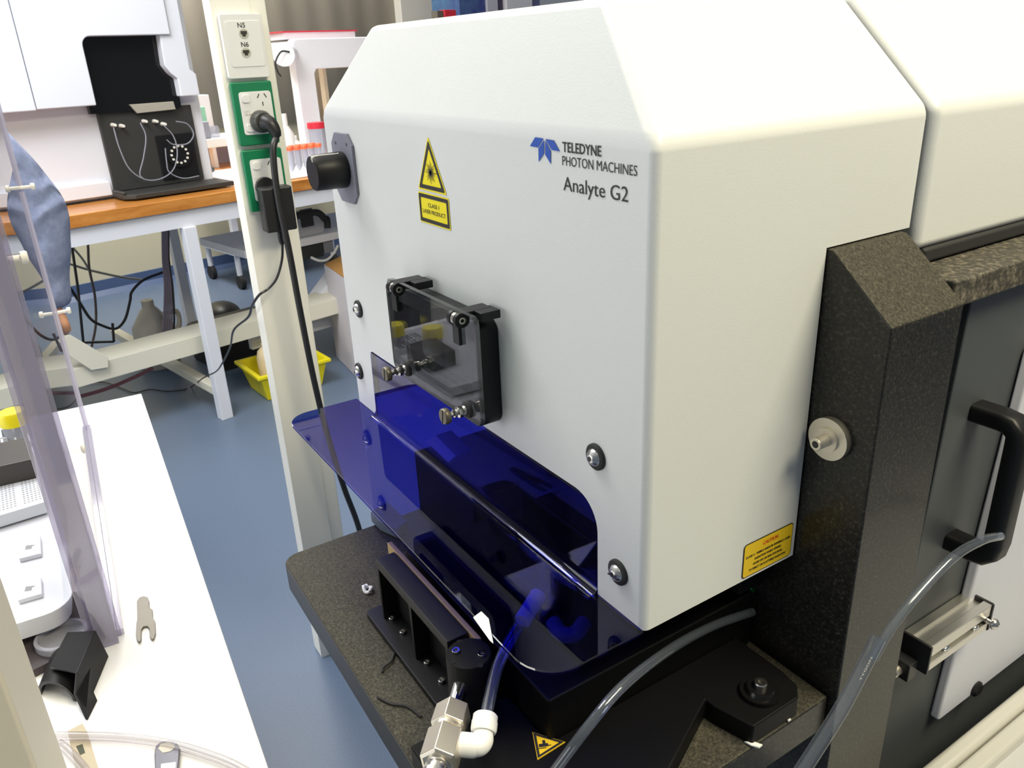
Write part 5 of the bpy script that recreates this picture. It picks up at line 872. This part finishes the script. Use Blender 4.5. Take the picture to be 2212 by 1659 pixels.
# ================================================================ person at the far end of the table
pe = Vector((-1.78, -0.62, 0.0))
def skin_obj(name, verts, edges, radii, m, parent=None, sub=2, root=0):
    me = bpy.data.meshes.new(name); o0 = verts[0]; me.from_pydata([tuple(Vector(v)) for v in verts], edges, []); me.materials.append(m)
    o = bpy.data.objects.new(name, me); COL.objects.link(o); place(o, Vector((0, 0, 0)), None)
    if parent: o.parent = parent; o.location = -WORLD[parent.name]
    s = o.modifiers.new('skin', 'SKIN'); s.use_smooth_shade = True
    for i, r in enumerate(radii):
        me.skin_vertices[0].data[i].radius = (r, r) if not isinstance(r, tuple) else r
    me.skin_vertices[0].data[root].use_root = True
    q = o.modifiers.new('sub', 'SUBSURF'); q.levels = sub; q.render_levels = sub; return o
per = thing('person', pe, 'person in a blue shirt standing behind the clear guard with one arm hanging down', 'person')
sh_r = Vector((-1.75, -0.28841, 1.3174)) + Vector((0, -0.04, 0.03)); el_r = Vector((-1.75, -0.24094, 1.0836)); wr_r = Vector((-1.74, -0.24876, 0.86978)); hd_ = Vector((-1.735, -0.25486, 0.83779))
pel, wst, chs, nck, hdb, hdt = [pe + Vector((0, 0, z)) for z in (0.98, 1.10, 1.30, 1.47, 1.55, 1.70)]
V_ = [pel, wst, chs, nck, hdb, hdt]; E_ = [(0, 1), (1, 2), (2, 3), (3, 4), (4, 5)]; R_ = [(0.14, 0.11), (0.13, 0.10), (0.15, 0.11), 0.055, 0.08, 0.075]
def add(p, frm, r): V_.append(Vector(p)); R_.append(r); E_.append((frm, len(V_) - 1)); return len(V_) - 1
shl = pe + Vector((0, -0.19, 1.40)); srj = sh_r + Vector((0, -0.06, 0.02))
a = add(srj, 2, 0.060); a = add(el_r, a, 0.042); a = add(wr_r, a, 0.027); hand_i = add(hd_, a, (0.034, 0.018))
hdr = (hd_ - wr_r).normalized(); pal = hd_ + hdr * 0.026; pi_ = add(pal, hand_i, (0.040, 0.018))
for k, (off, ln) in enumerate(((-0.030, 0.062), (-0.010, 0.075), (0.010, 0.070), (0.029, 0.052))):
    b0_ = pal + Vector((0, off * 0.9, 0)) + hdr * 0.018; f_ = add(b0_, pi_, 0.0095); f_ = add(b0_ + hdr * ln * 0.22 + Vector((-0.018, 0, 0)), f_, 0.0092); f_ = add(b0_ + hdr * ln * 0.08 + Vector((-0.040, 0, 0)), f_, 0.0086); add(b0_ - hdr * ln * 0.22 + Vector((-0.040, 0, 0)), f_, 0.0078)
t1_ = add(hd_ + Vector((0.020, 0.016, -0.004)), hand_i, 0.011); t1_ = add(hd_ + Vector((0.030, 0.020, -0.026)), t1_, 0.0095); add(hd_ + Vector((0.016, 0.022, -0.046)), t1_, 0.008)
a = add(shl, 2, 0.060); a = add(pe + Vector((0.02, -0.27, 1.12)), a, 0.045); a = add(pe + Vector((0.08, -0.25, 0.88)), a, 0.030); add(pe + Vector((0.10, -0.24, 0.78)), a, (0.035, 0.018))
for sgn in (-1, 1):
    a = add(pe + Vector((0, 0.085 * sgn, 0.90)), 0, 0.085); a = add(pe + Vector((0.01, 0.09 * sgn, 0.50)), a, 0.055); a = add(pe + Vector((-0.01, 0.09 * sgn, 0.09)), a, 0.040); add(pe + Vector((0.12, 0.10 * sgn, 0.035)), a, 0.033)
skin_obj('body', V_, E_, R_, skin_m, per)
# shirt: torso and sleeves as one garment a little larger than the body, gathered folds along the hanging sleeve
sv = [wst + Vector((0, 0, -0.20)), wst + Vector((0, 0, 0.03)), chs, chs + Vector((0, 0, 0.12))]; se = [(0, 1), (1, 2), (2, 3)]; sr = [(0.175, 0.145), (0.168, 0.135), (0.185, 0.135), 0.085]
cuff = hd_ - hdr * 0.006
pts = [srj + Vector((0, 0.02, 0))]; rad = [0.072]
NW = 15
for k in range(1, NW + 1):
    t = k / NW; pth = (srj, el_r, cuff); 
    p = srj.lerp(el_r, t / 0.52) if t < 0.52 else el_r.lerp(cuff, (t - 0.52) / 0.48)
    p = p + Vector((0, 0.012 * math.sin(math.pi * min(1, t / 0.9)), 0)); pts.append(p); rad.append((0.074 - 0.026 * t) * (1.0 + 0.05 * math.sin(k * 2.4)) + 0.012 * max(0, 1 - abs(t - 0.62) * 4))
i0 = len(sv); sv += pts; sr += rad; se += [(2, i0)] + [(i0 + k, i0 + k + 1) for k in range(len(pts) - 1)]
i0 = len(sv); sv += [shl, pe + Vector((0.02, -0.27, 1.12)), pe + Vector((0.08, -0.25, 0.90))]; sr += [0.075, 0.062, 0.048]; se += [(2, i0), (i0, i0 + 1), (i0 + 1, i0 + 2)]
denim_f = denim.copy(); denim_f.name = 'creased_blue_cloth'
nt = denim_f.node_tree; wv = nt.nodes.new('ShaderNodeTexWave'); wv.inputs['Scale'].default_value = 5; wv.inputs['Distortion'].default_value = 14; wv.inputs['Detail'].default_value = 2.0; wv.bands_direction = 'Z'
tc_ = nt.nodes.new('ShaderNodeTexCoord'); nt.links.new(tc_.outputs['Object'], wv.inputs['Vector']); bu = nt.nodes.new('ShaderNodeBump'); bu.inputs['Strength'].default_value = 0.5; bu.inputs['Distance'].default_value = 0.010
nt.links.new(wv.outputs['Fac'], bu.inputs['Height']); nt.links.new(bu.outputs['Normal'], nt.nodes['Principled BSDF'].inputs['Normal'])
skin_obj('blue_shirt', sv, se, sr, denim_f, per)
tv = [pel + Vector((0, 0, 0.06)), pel]; te = [(0, 1)]; trr = [(0.155, 0.125), (0.155, 0.125)]
for sgn in (-1, 1):
    i0 = len(tv); tv += [pe + Vector((0, 0.088 * sgn, 0.88)), pe + Vector((0.01, 0.09 * sgn, 0.50)), pe + Vector((-0.01, 0.09 * sgn, 0.10))]; trr += [0.098, 0.070, 0.062]; te += [(1, i0), (i0, i0 + 1), (i0 + 1, i0 + 2)]
skin_obj('trousers', tv, te, trr, trouser_m, per)
for sgn in (-1, 1):
    bm = BM(); sphere(bm, pe + Vector((0.06, 0.095 * sgn, 0.042)), 0.14, 0.052, 0.042); obj('shoe', bm, black_plastic, per)
bm = BM(); sphere(bm, pe + Vector((-0.012, 0, 1.675)), 0.098, 0.086, 0.10); obj('hair', bm, hair_m, per)
bm = BM(); sphere(bm, pe + Vector((0.088, 0, 1.60)), 0.016, 0.013, 0.022); obj('nose', bm, skin_m, per)
for sgn in (-1, 1):
    bm = BM(); sphere(bm, pe + Vector((0.070, 0.032 * sgn, 1.632)), 0.011); obj('eye', bm, mat('eye', (0.05, 0.04, 0.03), 0.2), per)
    bm = BM(); sphere(bm, pe + Vector((-0.002, 0.083 * sgn, 1.61)), 0.018, 0.008, 0.03); obj('ear', bm, skin_m, per)
bm = BM(); sphere(bm, pe + Vector((0.076, 0, 1.562)), 0.009, 0.024, 0.006); obj('mouth', bm, mat('lips', rgb(170, 96, 88), 0.5), per)
# ================================================================ far objects above the cover
u0, u1 = (2.966, 1.6, 1.6319), (3.2285, 1.6, 1.6439)
an2 = thing('blue_instrument', bw(u0[0], 1.6, 0.9), 'blue and white instrument front just showing above the machine cover', 'instrument')
bm = BM(); bbox(bm, u0[0], 3.207, 1.6, 1.9, 0.0, 2.0); obj('blue_front', bm, speck('blue_screen', [(0.35, rgb(58, 66, 140)), (0.6, rgb(90, 130, 170)), (0.8, rgb(120, 190, 180))], 3.0, 0.4), an2)
bm = BM(); bbox(bm, 3.2115, 3.3109, 1.58, 1.9, 0.0, 2.0); obj('grey_column', bm, mat('light_grey_metal', rgb(198, 200, 214), 0.4), an2)
bm = BM(); bbox(bm, 3.3155, 3.38, 1.6, 1.9, 0.0, 2.0); obj('dark_strip', bm, mat('dark_violet', rgb(70, 60, 90), 0.5), an2)
bm = BM(); bbox(bm, 3.3846, 3.6434, 1.56, 1.9, 0.0, 2.0); obj('white_front', bm, white_paint, an2)
bm = BM(); bbox(bm, 3.6484, 3.7677, 1.6, 1.9, 0.0, 2.0); obj('blue_side', bm, mat('slate_blue', rgb(110, 118, 160), 0.5), an2)
e0_ = (2.4319, 1.2, 1.5763); e1_ = (2.5774, 1.2, 1.6021)
ob = thing('emergency_switch', bw(e0_[0], 1.2, 1.40), 'dark switch box with red top peeking over the machine cover', 'switch')
bm = BM(); bbox(bm, e0_[0], e0_[0] + 0.055, 1.2, 1.26, 0.9065, 1.5943); obj('switch_box', bm, mat('grey_green_box', rgb(96, 92, 84), 0.5), ob)
bm = BM(); bbox(bm, e0_[0] + 0.050, e1_[0], 1.19, 1.25, 1.5706 - 0.05, 1.5995); obj('red_button', bm, red_pl, ob, bevel=0.006)
